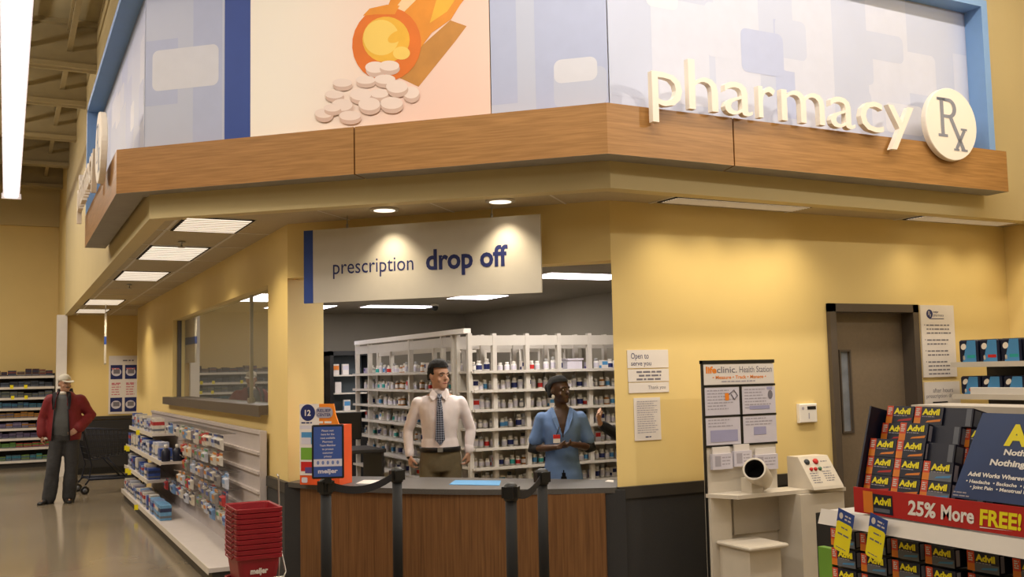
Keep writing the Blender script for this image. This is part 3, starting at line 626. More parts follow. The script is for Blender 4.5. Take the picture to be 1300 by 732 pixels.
# ================================================================== FAR STORE SHELF
FY = 22.35; zs = [1.80, 1.585, 1.375, 1.165, .97, .77, .575, .385, .135]
t = thing('store_shelving', 'tall white shelving run against the far yellow wall', 'shelving', (-.5, 22.6, 0)); T = Matrix.Translation((.5, -22.6, 0))
MB().box(-2.0, 22.75, 0, .87, 22.8, 1.84, 0, T).build('back_panel', DARKT, t); MB().box(.85, FY, 0, .88, 22.8, 1.86, 0, T).build('end_panel', DARKT, t)
MB().box(-2.0, FY+.05, 0, .87, 22.75, .09, 0, T).build('kick_plate', DARKT, t)
for z in zs:
    s = MB().box(-2.0, FY, z-.025, .85, 22.75, z, 0, T).build('shelf', OFFW, t); MB().box(-2.0, FY-.012, z-.035, .87, FY, z+.012, 0, T).build('price_rail', WHITE, s)
fc = [('4B2A2E', '2A2F4A', '7A3B36', '8A7A66'), ('39404E', '27303E', '4E5A6E', '2E3A4E'), ('3E4A52', '2F3B45', '566070', '6B6F60'), ('2E6E8A', '35586B', '47605F', '2B4F73'), ('B07A2E', '8C6A3A', '5F5A70', '4E5268'), ('A9772F', '6A5C86', '5C5480', '847A96'), ('4E4668', '5B5078', '3E3A55', '6A6080'), ('A5443A', '5E8C3C', '4B7A3E', '8C6A3A'), ('2F7F96', '3E8A86', '6E8C4A', '4A6A7A')]
fn = ['maroon', 'slate', 'grey', 'teal', 'amber', 'violet', 'plum', 'mixed', 'turquoise']
rnd = random.Random(9)
for i, z in enumerate(zs):
    ms = [mat('farpack_%d_%d' % (i, j), c, .5, var=.15, scale=25) for j, c in enumerate(fc[i])]
    x = .84; k = 0
    while x > -1.95:
        k += 1; w = rnd.uniform(.10, .17); h = rnd.uniform(.09, .14) if i else rnd.uniform(.09, .16); j = min(3, int(abs(k/20*3.9+rnd.uniform(-.6, .6)))) if i in (4, 7) else rnd.randrange(4)
        mb, mm = pack(w*.92, .2, h, ms[j], ms[(j+1) % 4])
        o = mb.build('boxed_product', mm, None, (x-w/2, FY+.14, z+.001)); x -= w
        tag(o, '%s-toned box, %s from the end panel, %s far shelf down' % (fn[i], ORD[k], ORD[i+1]), 'box', 'boxes on the far wall shelving')
for i, (px, z) in enumerate(((.10, 1.585), (.35, 1.585), (.12, 1.375), (.36, 1.375), (-.5, 1.585), (-.75, 1.585), (-.52, 1.375), (-.8, 1.375))):
    o = MB().box(-.03, 0, -.0, .03, .003, .07).build('shelf_tag', YELP, None, (px, FY-.017, z-.02)); tag(o, 'yellow price flag on the %s far shelf rail, %s from the end panel' % ('second' if z > 1.5 else 'third', ORD[(i//4)*2+(2 if i % 2 == 0 else 1)]), 'price tag', 'yellow flags on the far shelving')
# alcove poster
t = thing('wall_poster', 'tall white poster with blue corners on the alcove wall', 'poster', (1.69, 19.985, 1.07)); M = plane((0, 0, 0), (1, 0, 0)); w, h = .50, 1.07
MB().box(0, 0, -.012, w, h, 0, 0, M).build('board', PAPER, t); mb = MB()
for cx, y0 in ((0, .02), (.25, .02), (0, .62), (.25, .62)): mb.rect(.03+cx, y0+.02, .235+cx, y0+.28, .002, 0, M); mb.disc(.13+cx, y0+.15, .085, .075, .003, 1, M); mb.rect(.08+cx, y0+.12, .19+cx, y0+.2, .004, 3, M)
for cx in (0, .25):
    for k in range(5): mb.scrib(.05+cx, .35+k*.045, .21+cx, .022, .003, 2, M)
    mb.scrib(.05+cx, .82, .21+cx, .03, .0045, 2, M); mb.scrib(.05+cx, .55, .21+cx, .03, .003, 2, M)
mb.scrib(.24, .97, .47, .03, .003, 3, M)
mb.build('printed_layout', [NAVY, PAPERB, mat('pink_ink', 'C97C86', .6, var=0), INK], t)
# ================================================================== CART BEHIND THE SHOPPER
CARTM = mat('cart_steel', '1E2436', .5, metal=.3, var=.06)
t = thing('shopping_cart', 'dark blue wire shopping cart standing behind the man in the red jacket', 'cart', (1.42, 16.75, 0), radians(8))
mb = MB()
def wire(*p, r=.004): mb.tube(p, r, 5)
b0 = [(-.30, -.20, .50), (.42, -.17, .58), (.42, .17, .58), (-.30, .20, .50)]; b1 = [(-.42, -.26, .98), (.50, -.21, .90), (.50, .21, .90), (-.42, .26, .98)]
for i in range(4):
    j = (i+1) % 4; mb.tube([b0[i], b0[j]], .007, 6); mb.tube([b1[i], b1[j]], .008, 6); n = 14 if i % 2 == 0 else 8
    for k in range(n+1): wire(V(b0[i]).lerp(V(b0[j]), k/n), V(b1[i]).lerp(V(b1[j]), k/n))
    for q in (.2, .4, .6, .8): wire(V(b0[i]).lerp(V(b1[i]), q), V(b0[j]).lerp(V(b1[j]), q))
for k in range(1, 10): wire(V(b0[0]).lerp(V(b0[1]), k/10), V(b0[3]).lerp(V(b0[2]), k/10))
mb.build('basket', CARTM, t)
mb = MB()
for s in (-1, 1):
    mb.tube([(-.48, s*.25, 1.02), (-.40, s*.25, .9), (-.28, s*.22, .42), (-.33, s*.24, .20), (-.38, s*.25, .14)], .013, 8); mb.tube([(-.33, s*.24, .22), (.45, s*.20, .20), (.50, s*.19, .13)], .019, 8); mb.tube([(-.05, s*.2, .52), (.22, s*.2, .21)], .012, 8)
mb.tube([(.45, -.20, .20), (.45, .20, .20)], .012, 8)
for k in range(7): y = -.18+k*.06; mb.tube([(-.3, y, .21), (.45, y*.9, .20)], .005, 5)
mb.build('frame', CARTM, t)
MB().tube([(-.49, -.27, 1.03), (-.49, .27, 1.03)], .017, 10).build('handle', NAVB, t)
MB().box(-.40, -.18, .80, -.385, .18, .99).build('child_seat', NAVB, t)
for x, y in ((-.38, -.25), (-.38, .25), (.50, -.19), (.50, .19)):
    w = MB().lathe([(.03, -.014), (.058, -.014), (.063, -.008), (.063, .008), (.058, .014), (.03, .014)], 18, 0, Matrix.Translation((x, y, .063)) @ Matrix.Rotation(pi/2, 4, 'X')).build('wheel', BLACK, t)
    MB().lathe([(.032, -.016), (.032, .016)], 12, 0, Matrix.Translation((x, y, .063)) @ Matrix.Rotation(pi/2, 4, 'X')).build('hub', GRYB, w)
# ================================================================== DISPENSARY RACKS
RK = mat('rack_white', 'C4BEB4', .5, var=.02)
RZ = [1.705, 1.515, 1.325, 1.135, .945, .755, .565]
def rack(name, label, M, L, posts, shelf_list, depth, back=True, header=True, front_posts=(0,)):
    t = thing('pharmacy_rack', label, 'rack', tuple(M.translation)); R = M.to_3x3().to_4x4()
    for i, x in enumerate(posts):
        yy = 0 if i in front_posts else .0
        MB().box(x-.022, yy, 0, x+.022, yy+.05, 2.08, 0, R).build('post', RK, t); MB().box(x-.02, depth-.05, 0, x+.02, depth, 2.08, 0, R).build('post', RK, t)
    for z in shelf_list: 
        s = MB().box(posts[0], -.03, z-.02, posts[-1], depth-.02, z, 0, R).build('shelf', RK, t); MB().box(posts[0]+.02, -.045, z-.022, posts[-1], -.03, z+.006, 0, R).build('shelf_lip', RK, s)
    if header: MB().box(posts[0], .005, 1.96, posts[-1], .03, 2.06, 0, R).box(posts[0], depth-.03, 1.93, posts[-1], depth-.01, 2.06, 0, R).build('header_rail', RK, t)
    if back: MB().box(posts[0], depth-.02, .1, posts[-1], depth-.01, 1.70, 0, R).build('back_panel', RK, t)
    return t
u = (1, 0, 0); MR = plane((4.10, 9.1, 0), u); F2 = Matrix(((1, 0, 0, 4.10), (0, 1, 0, 9.1), (0, 0, 1, 0), (0, 0, 0, 1)))
rack('r', 'wide white rack of pill bottles facing the counter behind the staff', F2, 2.2, [0, .27, .64, 1.01, 1.38, 1.75, 2.12], RZ, .34)
L2 = Matrix(((0, 1, 0, 4.06), (1, 0, 0, 9.46), (0, 0, 1, 0), (0, 0, 0, 1)))     # local x runs away along world y
rack('l', 'white rack of bottles running back from the corner beside the man in the tie', L2, 3.1, [.02, .30, 1.25, 2.68, 3.18], RZ, .34)
tb_ = thing('rack_canopy', 'thick white rail lying along the top of the receding bottle rack', 'rail', (4.06, 9.1, 2.08)); MB().box(-.03, .0, .002, .05, 3.5, .05).build('rail', WHITE, tb_)
F3 = Matrix(((1, 0, 0, 4.75), (0, 1, 0, 10.7), (0, 0, 1, 0), (0, 0, 0, 1))); rack('b', 'white rack glimpsed through the open top of the front rack', F3, 1.5, [0, .38, .76, 1.14, 1.5], RZ[:4], .3)
# bottles
LBL = [PAPERB, SKYP, NAVY, REDP, PAPER, TEALP, ORNG, GREENP, PURP]
ln = ['plain', 'blue', 'navy', 'red', 'white', 'teal', 'orange', 'green', 'purple']
WB = mat('bottle_white', 'E8E5E0', .4, var=.03); SLATE = mat('bottle_grey', 'A6A6A4', .45, var=.05)
def bmesh_bottle(r, h, body, lab, cap):
    mb = MB(); mb.lathe([(r*.92, 0), (r, .004), (r, h*.68), (r*.62, h*.78)], 10, 0); mb.lathe([(r*.7, h*.76), (r*.72, h), (r*.6, h*1.02)], 10, 2); mb.lathe([(r*1.02, h*.15), (r*1.02, h*.58)], 10, 1, cap=False)
    o = mb.build('pill_bottle', [body, lab, cap]); return o
def bmesh_box(w, h, body, lab):
    mb = MB(); mb.box(-w/2, -.03, 0, w/2, .03, h, 0); mb.box(-w/2+.004, -.0312, h*.45, w/2-.004, -.03, h*.85, 1); mb.box(-w/2-.0005, -.02, h*.1, -w/2, .02, h*.4, 1); return mb.build('medicine_box', [body, lab])
PR = []
for i, (r, h, b, l, c, d) in enumerate(((.027, .085, WB, 0, WHITE, 'white bottle'), (.024, .10, WB, 1, WHITE, 'white bottle with blue label'), (.03, .11, WB, 2, WHITE, 'white bottle with navy label'), (.026, .09, WB, 3, WHITE, 'white bottle with red label'), (.03, .10, AMBER, 4, WHITE, 'amber bottle with white cap'), (.026, .095, WB, 5, WHITE, 'white bottle with teal label'), (.028, .12, WB, 0, SLATE, 'tall white bottle with grey cap'), (.024, .085, SLATE, 4, WHITE, 'grey bottle with white label'), (.03, .12, WB, 0, BLACK, 'white bottle with black cap'))):
    PR.append((bmesh_bottle(r, h, b, LBL[l], c), d, 2*r))
for w, h, b, l, d in ((.06, .10, PAPER, 2, 'white box with navy print'), (.08, .09, PAPER, 1, 'white box with blue print'), (.07, .10, PAPERB, 3, 'pale box with red print'), (.05, .11, PAPER, 7, 'white box with green print'), (.06, .08, PCOL[10], 8, 'lilac grey box with purple print')):
    PR.append((bmesh_box(w, h, b, LBL[l]), d, w))
for o, d, w in PR: C.objects.unlink(o)
WEI = [9, 3, 2, 1, .5, .8, 5, 1.2, .8, 1.4, 1, .8, .7, .6]
def fill(M, x0, x1, z, row, rackname, cnt_from, dens, rnd, yb=.12, rotz=0, tag_row=None, bins=None, skip=None):
    x = x0+.03; k = 0
    while x < x1-.04:
        if skip and skip[0] < x+.08 and x < skip[1]: x = skip[1]
        pr, d, w = rnd.choices(PR, bins or WEI)[0]; o = pr.copy(); C.objects.link(o); k += 1
        p = M @ V((x+w/2, yb+rnd.uniform(-.02, .02), z+.0005)); o.location = p; o.rotation_euler = (0, 0, rotz+rnd.uniform(-.15, .15)); s = rnd.uniform(.92, 1.12); o.scale = (1, 1, s)
        tag(o, '%s, %s from the corner post, %s shelf, %s' % (d, ORD[k], ORD[row+1], rackname), 'bottle' if 'bottle' in d else 'box', 'medicines on the ' + rackname)
        x += w+rnd.uniform(.004, dens)
rnd = random.Random(77)
for i, z in enumerate(RZ[:7]):
    fill(F2, .03, 1.80, z, i, 'counter-facing rack', 0, .022 if i else .05, rnd, skip=None if i else (1.12, 1.40))
for i, z in enumerate(RZ[:7]):
    b = list(WEI)
    if i < 2: b[4] = 5
    fill(L2, .06, 3.14, z, i, 'receding rack', 0, .12, rnd, rotz=-pi/2, bins=b)
for o, d, w in PR: bpy.data.objects.remove(o)
# open carton on the top shelf
o = MB().box(-.09, -.06, 0, .09, .06, .11).box(-.1, -.075, .098, .1, .075, .115).build('lidded_carton', PAPERB, None, (5.36, 9.28, 1.7055)); tag(o, 'white lidded carton lying on the top rack shelf', 'carton')
# dark framed case and little shelf behind the rack, work desk
t = thing('display_case', 'black framed case against the grey back wall beside the rack', 'cabinet', (4.0, 13.6, 0)); mb = MB()
for a in ((-.0, 0, .05, 2.03), (.55, 0, .6, 2.03)): mb.box(a[0], 0, a[1], a[2], .35, a[3])
mb.box(0, 0, 1.97, .6, .35, 2.03); mb.box(0, 0, 0, .6, .35, .95); mb.build('case_frame', BLACK, t); MB().box(.05, .3, .95, .55, .34, 1.97).build('case_back', mat('slate_panel', '56626B', .6, var=.05), t)
for z in (1.2, 1.45, 1.7): MB().box(.05, .05, z-.02, .55, .3, z).build('shelf', OFFW, t)
for i, (x, z, m, l) in enumerate(((4.12, 1.70, 6, 'orange'), (4.26, 1.70, 0, 'plain white'), (4.15, 1.45, 4, 'white'), (4.28, 1.2, 1, 'blue and white'))):
    o = bmesh_box(.09, .15, PAPER, LBL[m]); o.location = (x, 13.75, z+.001); tag(o, '%s printed box in the black framed case' % l, 'box')
t = thing('wall_shelf_unit', 'narrow grey shelf unit standing beside the black framed case', 'shelving', (3.55, 13.95, 0)); MB().box(0, .25, 0, .42, .27, 2.0).build('back_panel', GREYC, t)
for x in (0, .40): MB().box(x, 0, 0, x+.02, .25, 2.0).build('side_panel', GREYC, t)
for k in range(8): MB().box(.02, 0, .3+k*.23, .40, .25, .32+k*.23).build('shelf', OFFW, t)
t = thing('work_desk', 'dark desk behind the counter end beside the rack', 'desk', (3.0, 10.6, 0)); MB().cbox(-.1, 0, .84, .75, .7, .88, .008).build('desk_top', DARKT, t)
for x in (-.08, .70): MB().box(x, .03, 0, x+.03, .67, .84).build('side_panel', DARKT, t)
t = thing('desk_monitor', 'black monitor on the dark desk behind the counter end', 'monitor', (3.35, 10.95, .88), radians(-25)); MB().cbox(-.22, -.015, .1, .22, .015, .40, .008).build('screen', BLACK, t); MB().box(-.1, -.07, 0, .1, .07, .012).build('base', BLACK, t); MB().box(-.02, -.0, .012, .02, .02, .15).build('stem', BLACK, t)
# ================================================================== THE YELLOW WALL: NOTICES, THERMOSTAT, HEALTH STATION
MW = lambda x, z, y=5.999: plane((x, y, z), (1, 0, 0))
def wsign(name, label, x0, z0, x1, z1, fn, mats, cat='notice', d=.004):
    t = thing(name, label, cat, (x0, 5.999, z0)); M = plane((0, 0, 0), (1, 0, 0))
    MB().box(0, 0, 0, x1-x0, z1-z0, d, 0, M).build('sheet', PAPER, t); mb = MB(); Mt = M @ Matrix.Translation((0, 0, d+.0008))
    for k, (nm, f) in enumerate(fn if isinstance(fn, list) else [('lettering', fn)]): mb = MB(); f(mb, Mt, x1-x0, z1-z0); mb.build(nm, mats, t)
    return t
def f1(mb, M, w, h):
    mb.text('Open to', .03, h*.52, .042, .15, mat=0, M=M)
def f1b(mb, M, w, h): mb.text('serve you', .03, h*.14, .034, .17, mat=0, M=M)
wsign('wall_sign', 'white sign reading Open to serve you on the yellow wall', 3.915, 1.70, 4.265, 1.828, [('lettering', f1), ('lettering', f1b)], [NAVY])
def f2_(mb, M, w, h):
    for k in range(3): mb.scrib(.07+.02*(k % 2), h*(.70-.29*k), w-.06, .016, 0, 0, M, .9)
wsign('wall_sign', 'grey white strip of opening hours under the Open to serve you sign', 3.917, 1.603, 4.265, 1.692, f2_, [INK])
def f3(mb, M, w, h): mb.text('Thank you', w-.03, h*.35, .026, .15, M=M, align='R')
wsign('wall_sign', 'white strip reading Thank you under the opening hours strip', 3.92, 1.525, 4.262, 1.597, f3, [INK])
def f4(mb, M, w, h):
    for k in range(15): mb.scrib(.025, h-.03-.0155*k, w-.02, .007, 0, 0, M, .75)
    mb.scrib(.09, .02, .14, .01, 0, 1, M)
wsign('wall_notice', 'white letter sheet of small print taped under the opening hours', 3.958, 1.19, 4.182, 1.49, f4, [INKL, NAVY])
def f5(mb, M, w, h):
    y = h-.175
    for grp in (3, 2, 2, 4):
        mb.disc(.04, y+.008, .005, .005, 0, 1, M)
        for k in range(grp): mb.scrib(.06, y, w-.05, .014, 0, 1, M, .75); y -= .033
        y -= .026
def f5e(mb, M, w, h): mb.disc(.105, h-.075, .038, .038, 0, 0, M); rx_shape(mb, M @ Matrix.Translation((.10, h-.07, .001)), .03, 2)
def f5m(mb, M, w, h): mb.text('meijer', .15, h-.065, .018, None, bold=.02, mat=0, M=M)
def f5p(mb, M, w, h): mb.text('pharmacy', .15, h-.095, .022, .125, mat=0, M=M); mb.rect(.10, h-.118, .275, h-.112, 0, 0, M)
wsign('wall_sign', 'tall white bulleted pharmacy sign beside the taupe door', 6.836, 1.575, 7.236, 2.18, [('emblem', f5e), ('lettering', f5m), ('lettering', f5p), ('printed_text', f5)], [NAVY, INK, PAPER], 'sign', .012)
def f6(mb, M, w, h):
    mb.rect(.09, h*.36, .27, h*.40, 0, 0, M)
    for k in range(3): mb.scrib(.05, h*(.26-.09*k), w-.05, .016, 0, 1, M)
def f6a(mb, M, w, h): mb.text('after hours', .10, h*.68, .038, .24, mat=1, M=M)
def f6b(mb, M, w, h): mb.text('prescription drop', .02, h*.52, .034, .36, mat=1, M=M)
wsign('wall_sign', 'pale sign reading after hours prescription drop, low beside the door', 6.836, 1.26, 7.26, 1.535, [('lettering', f6a), ('lettering', f6b), ('printed_text', f6)], [BLACK, INK], 'sign', .01)
t = thing('wall_thermostat', 'small white control box with dark display between health station and door', 'control box', (5.54, 5.998, 1.255)); M = plane((0, 0, 0), (1, 0, 0))
MB().loft([[(x, y, z) for x, y in ((-.09+i, i), (.09-i, i), (.09-i, .145-i), (-.09+i, .145-i))] for z, i in ((0, 0), (.025, 0), (.032, .006))], 0, False, M).build('housing', WHITE, t); MB().box(-.01, .10, .03, .075, .125, .034, 0, M).build('display', BLACK, t); mb = MB(); mb.rect(-.002, .03, .008, .075, .0335, 0, M); mb.disc(-.055, .11, .012, .012, .0335, 0, M); mb.build('button', INKL, t)
# health station
KX, KY = 4.27, 5.60
K = thing('health_station', 'tall off-white blood pressure station with posters, arm cuff and console', 'health kiosk', (KX, KY, 0))
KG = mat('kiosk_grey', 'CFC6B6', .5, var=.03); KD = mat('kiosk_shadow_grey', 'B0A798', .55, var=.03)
mb = MB(); mb.cbox(0, 0, 0, .62, .04, 1.735, .008); mb.build('back_panel', KG, K)
mb = MB(); mb.box(-.008, -.004, 0, 0, .018, 1.74); mb.box(-.008, -.006, 1.718, .626, .03, 1.742)
for z in (1.565, 1.357, 1.155): mb.box(-.005, -.006, z-.007, .625, 0, z+.007)
mb.box(.305, -.006, 1.155, .322, 0, 1.565); mb.build('black_frame', BLACK, K)
M = plane((0, -.003, 0), (1, 0, 0)); hb = MB().box(.0, 1.574, -.002, .618, 1.713, .001, 0, M).build('header_board', PAPER, K); mb = MB(); Mz = M @ Matrix.Translation((0, 0, .002))
mb.text('life', .02, 1.655, .045, .09, bold=.04, mat=0, M=Mz); mb.text('clinic.', .113, 1.655, .045, .175, bold=.01, mat=1, M=Mz); mb.text('Health Station', .31, 1.655, .045, .29, mat=1, M=Mz); mb.text('• Measure • Track • Manage •', .31, 1.613, .024, .47, bold=.02, mat=0, M=Mz, align='C'); mb.scrib(.15, 1.59, .50, .011, 0, 2, Mz); mb.build('lettering', [ORNG, INK, INKL], hb)
for i, (x, z) in enumerate(((.004, 1.365), (.326, 1.365), (.004, 1.163), (.326, 1.163))):
    c = MB().box(x, z, -.002, x+.296, z+.19, .001, 0, M).build('poster_card', PAPERB, K); mb = MB()
    for k in range(7 if i < 2 else 3): mb.scrib(x+.02, z+.165-.021*k, x+.27, .01, .002, 0, M, .6)
    if i == 0: mb.rrect(x+.17, z+.10, x+.205, z+.15, .008, .0035, 1, M); mb.tube([M @ V((x+.205, z+.14, .003)), M @ V((x+.25, z+.17, .003)), M @ V((x+.28, z+.13, .003)), M @ V((x+.25, z+.105, .003)), M @ V((x+.225, z+.14, .003))], .004, 5, 4)
    if i == 1: mb.rect(x+.22, z+.165, x+.27, z+.185, .003, 3, M); mb.disc(x+.25, z+.13, .022, .03, .003, 4, M); mb.rect(x+.06, z+.03, x+.24, z+.055, .003, 3, M)
    if i == 2: mb.rect(x+.035, z+.02, x+.27, z+.10, .003, 3, M)
    if i == 3: mb.rect(x+.09, z+.055, x+.20, z+.11, .003, 3, M)
    mb.build('print', [INKL, ORNG, PAPER, mat('lilac_block_%d' % i, 'A3A2C4', .5, var=.02), INK], c)
for x0, x1, z0 in ((.03, .20, 1.0), (.215, .37, 1.01), (.40, .60, .975)):
    h = MB().box(x0, -.03, z0, x1, -.002, z0+.105).build('leaflet_holder', PAPERB, K); mb = MB(); mb.box(x0+.012, -.02, z0+.03, x1-.012, -.008, z0+.15); mb.build('leaflet', PAPER, h)
    mb = MB(); Mh = plane((0, -.0305, 0), (1, 0, 0)); mb.rect(x0+.02, z0+.02, x0+.07, z0+.09, 0, 0, Mh)
    for k in range(3): mb.scrib(x0+.08, z0+.03+.022*k, x1-.01, .01, 0, 0, Mh)
    mb.build('print', INKL, h)
mb = MB(); mb.prism([(-.015, .0), (.10, -.20), (.64, -.20), (1.0, -.26), (1.0, .0)], .815, .84, 0); mb.build('shelf', KG, K)
mb = MB(); mb.box(.20, -.02, .55, .60, .0, .815); mb.build('recess_panel', KD, K)
mb = MB(); mb.box(.0, -.03, 0, .17, -.0, .815); mb.build('side_panel', KG, K)
mb = MB(); mb.prism([(0, .0), (0, .8), (.40, .8), (.40, .67), (.13, .67), (.13, 0)], 0, .24, 0, Matrix(((1, 0, 0, .60), (0, 0, -1, 0), (0, 1, 0, .012), (0, 0, 0, 1)))); mb.build('support_column', KG, K)
mb = MB(); mb.rect(.615, .50, .70, .64, 0, 0, plane((0, -.2295, 0), (1, 0, 0))); mb.build('instruction_plate', PAPER, K)
mb = MB(); mb.cbox(.03, -.38, .505, .36, -.03, .53, .008); mb.build('seat_top', KG, K); mb = MB(); mb.box(.06, -.34, 0, .32, -.03, .505); mb.build('seat_base', KG, K)
Mc = Matrix.Translation((.30, -.16, .97)) 
ax = V((-.72, -.55, .42)).normalized(); Mc = Mc @ ax.to_track_quat('Z', 'Y').to_matrix().to_4x4()
mb = MB(); mb.lathe([(.066, .09), (.077, .095), (.08, .088), (.08, -.12), (.07, -.13)], 28, 0, Mc, cap=False); mb.disc(0, 0, .07, .07, -.13, 0, Mc); mb.box(.24, -.17, .84, .34, -.06, .94); cuff = mb.build('arm_cuff', KG, K)
mb = MB(); mb.lathe([(.066, .0905), (.0655, -.05)], 28, 0, Mc, cap=False); mb.disc(0, 0, .066, .066, -.05, 0, Mc); mb.build('cuff_lining', BLKF, cuff)
# console with buttons
cs = [(-.27, .84), (-.26, .86), (-.12, 1.055), (-.01, 1.055), (-.01, .84)]
mb = MB(); mb.add([(x, y, z) for x in (.70, .975) for y, z in cs], [(0, 1, 2, 3, 4), (9, 8, 7, 6, 5)]+[(i, 5+i, 5+(i+1) % 5, (i+1) % 5) for i in range(5)]); co = mb.build('console', KG, K)
Mf = plane((.70, -.26, .86), (1, 0, 0), (0, .14, .195)); bm_ = [mat('button_black', '2A3036', .4, var=0), REDP, mat('button_green', '3F6E4E', .4, var=0), INK]
for x, y, r, m in ((.055, .195, .021, bm_[0]), (.135, .195, .021, bm_[1]), (.06, .135, .013, bm_[1]), (.10, .135, .013, bm_[1]), (.14, .135, .013, bm_[2])): MB().lathe([(r, 0), (r, .008), (r*.8, .014)], 16, 0, Mf @ Matrix.Translation((x, y, 0))).build('push_button', m, co)
mb = MB()
for k in range(5): mb.scrib(.03, .10-.018*k, .11, .009, .001, 0, Mf); mb.scrib(.15, .11-.018*k, .24, .009, .001, 0, Mf)
mb.scrib(.18, .19, .25, .01, .001, 0, Mf); mb.scrib(.18, .14, .25, .01, .001, 0, Mf); mb.build('printed_guide', INK, co)
# shelving with blue packs in the corner, its open side turned to the pharmacy
SX = 7.0
t = thing('corner_shelving', 'white shelf unit of blue packs in the corner beyond the pharmacy signs', 'shelving', (SX, 5.0, 0))
MB().box(.42, -.8, 0, .46, .84, 1.69).build('back_panel', DARKT, t)
for z in (1.69, 1.43, 1.15, .85, .55, .2): s = MB().box(0, -.8, z-.03, .42, .84, z).build('shelf', WHITE, t); MB().box(-.01, -.8, z-.036, 0, .845, z+.006).build('price_rail', OFFW, s)
def bluepack(y, z, w, h, label, alt):
    o = thing('soft_pack', label, 'pack', (SX+.16, y, z), 0, 'blue packs on the corner shelving'); M = plane((-.13, 0, 0), (0, -1, 0))
    mb = MB(); mb.cbox(-.13, -w/2, 0, .11, w/2, h, .012); mb.build('wrapper', NAVB, o)
    mb = MB(); mb.poly([(*q, .001) for q in ((-w*.30, .005), (w*.42, .005), (w*.42, h*.97), (-w*.02, h*.97))], 0, M); mb.disc(-w*.22, h*.70, w*.15, h*.13, .002, 1, M, rot=.7); mb.rect(-w*.05, h*.2, w*.38, h*.33, .002, 3 if alt else 2, M); mb.rrect(-w*.27, h*.1, -w*.17, h*.32, .012, .002, 1, M)
    mb.build('printed_front', [SKYP, CREAM, TEALP, REDP], o); return o
for i, (l, a) in enumerate((('blue pack with teal stripe at the free end of the top corner shelf', 0), ('dark pack with red stripe between two teal striped packs', 1), ('blue pack with teal stripe beyond the red striped one', 0), ('blue pack fourth from the free end of the top corner shelf', 0), ('blue pack fifth from the free end of the top corner shelf', 0))): bluepack(5.70-.195*i, 1.6905, .18, .185, l, a)
for i, (l, a) in enumerate((('navy pack at the free end of the second corner shelf', 1), ('sky blue pack behind the white tray on the second corner shelf', 0), ('navy pack in the middle of the second corner shelf', 1), ('sky blue pack fourth along the second corner shelf', 0), ('navy pack fifth along the second corner shelf', 1))): bluepack(5.70-.2*i, 1.4305, .185, .15, l, a)
t = thing('white_tray', 'low white tray lying before the packs on the second corner shelf', 'tray', (SX+.014, 5.2, 1.431)); MB().cbox(-.012, -.5, 0, .012, .48, .06, .004).build('tray_front', WHITE, t)
# ================================================================== PAIN RELIEVER DISPLAY
TX = 2.11; LZ0, LZ1 = 1.238, 1.277; tl = math.tan(radians(15))
G = thing('store_gondola', 'white gondola shelving holding the pain reliever display', 'shelving', (2.6, 1.6, 0)); T = Matrix.Translation((-2.6, -1.6, 0))
MB().box(2.62, .9, 0, 2.66, 2.26, 1.53, 0, T).build('spine_panel', DARKT, G); MB().box(2.54, .9, 1.53, 2.72, 2.28, 1.562, 0, T).build('top_cap', OFFW, G)
mb = MB(); mb.box(TX+.004, .9, LZ0+.008, 2.615, 2.236, LZ1-.003, 0, T); s = mb.build('shelf', WHITE, G); mb = MB(); mb.prism([(TX-.012, LZ0), (TX+.004, LZ0-.002), (TX+.012, LZ1), (TX+.004, LZ1+.002)], .9, 2.242, 0, T @ Matrix(((1, 0, 0, 0), (0, 0, 1, 0), (0, 1, 0, 0), (0, 0, 0, 1)))); mb.build('price_rail', WHITE, s)
MB().box(2.17, .9, 1.02, 2.615, 2.34, 1.046, 0, T).build('shelf', WHITE, G)
MB().box(2.20, .9, 0, 2.615, 2.3, .1, 0, T).build('kick_plate', DARKT, G); MB().box(2.18, .9, .1, 2.615, 2.3, .13, 0, T).build('base_deck', WHITE, G)
# tilted cardboard tray
TY1 = 2.112; bx0, bz0 = 2.145, 1.283
TR = thing('display_tray', 'navy cardboard display tray with red front lip reading 25% More FREE', 'display tray', (bx0, TY1, bz0)); T = Matrix.Translation((-bx0, -TY1, -bz0))
def tz(s, y, d=0):            # point of the tilted face: s up the slope, d behind it
    a = radians(15); return V((bx0+s*sin(a)+d*cos(a), y, bz0+.055+s*cos(a)-d*sin(a)))
mb = MB(); mb.add([T @ p for p in (V((bx0-.01, TY1, bz0)), tz(0, TY1, -.02), tz(.24, TY1, -.012), tz(.245, TY1, .19), V((2.52, TY1, bz0)))]+[T @ (p+V((0, .006, 0))) for p in (V((bx0-.01, TY1, bz0)), tz(0, TY1, -.02), tz(.24, TY1, -.012), tz(.245, TY1, .19), V((2.52, TY1, bz0)))], [(4, 3, 2, 1, 0), (5, 6, 7, 8, 9)]+[(i, (i+1) % 5, 5+(i+1) % 5, 5+i) for i in range(5)]); mb.build('side_wall', NAVB, TR)
mb = MB(); mb.add([T @ q for q in (tz(-.02, TY1, .12), tz(.25, TY1, .12), tz(.25, 1.2, .12), tz(-.02, 1.2, .12))], [(0, 1, 2, 3)]); mb.build('back_wall', BROWNC, TR)
mb = MB(); q = [tz(.235, TY1, .115), tz(.25, TY1, .115), tz(.25, TY1, .19), tz(.235, TY1, .19)]; mb.add([T @ p for p in q]+[T @ (p-V((0, .9, 0))) for p in q], [(0, 1, 5, 4), (1, 2, 6, 5), (2, 3, 7, 6), (3, 0, 4, 7)]); mb.build('top_edge', BROWNC, TR)
lx = 2.118; mb = MB(); mb.box(lx, 1.2, 1.283, lx+.006, TY1+.006, 1.352, 0, T); lp = mb.build('front_lip', REDP, TR)
ML = T @ plane((lx-.001, TY1, 1.283), (0, -1, 0))       # x runs along the lip away from its free end
mb = MB(); yo = lambda y: TY1-y
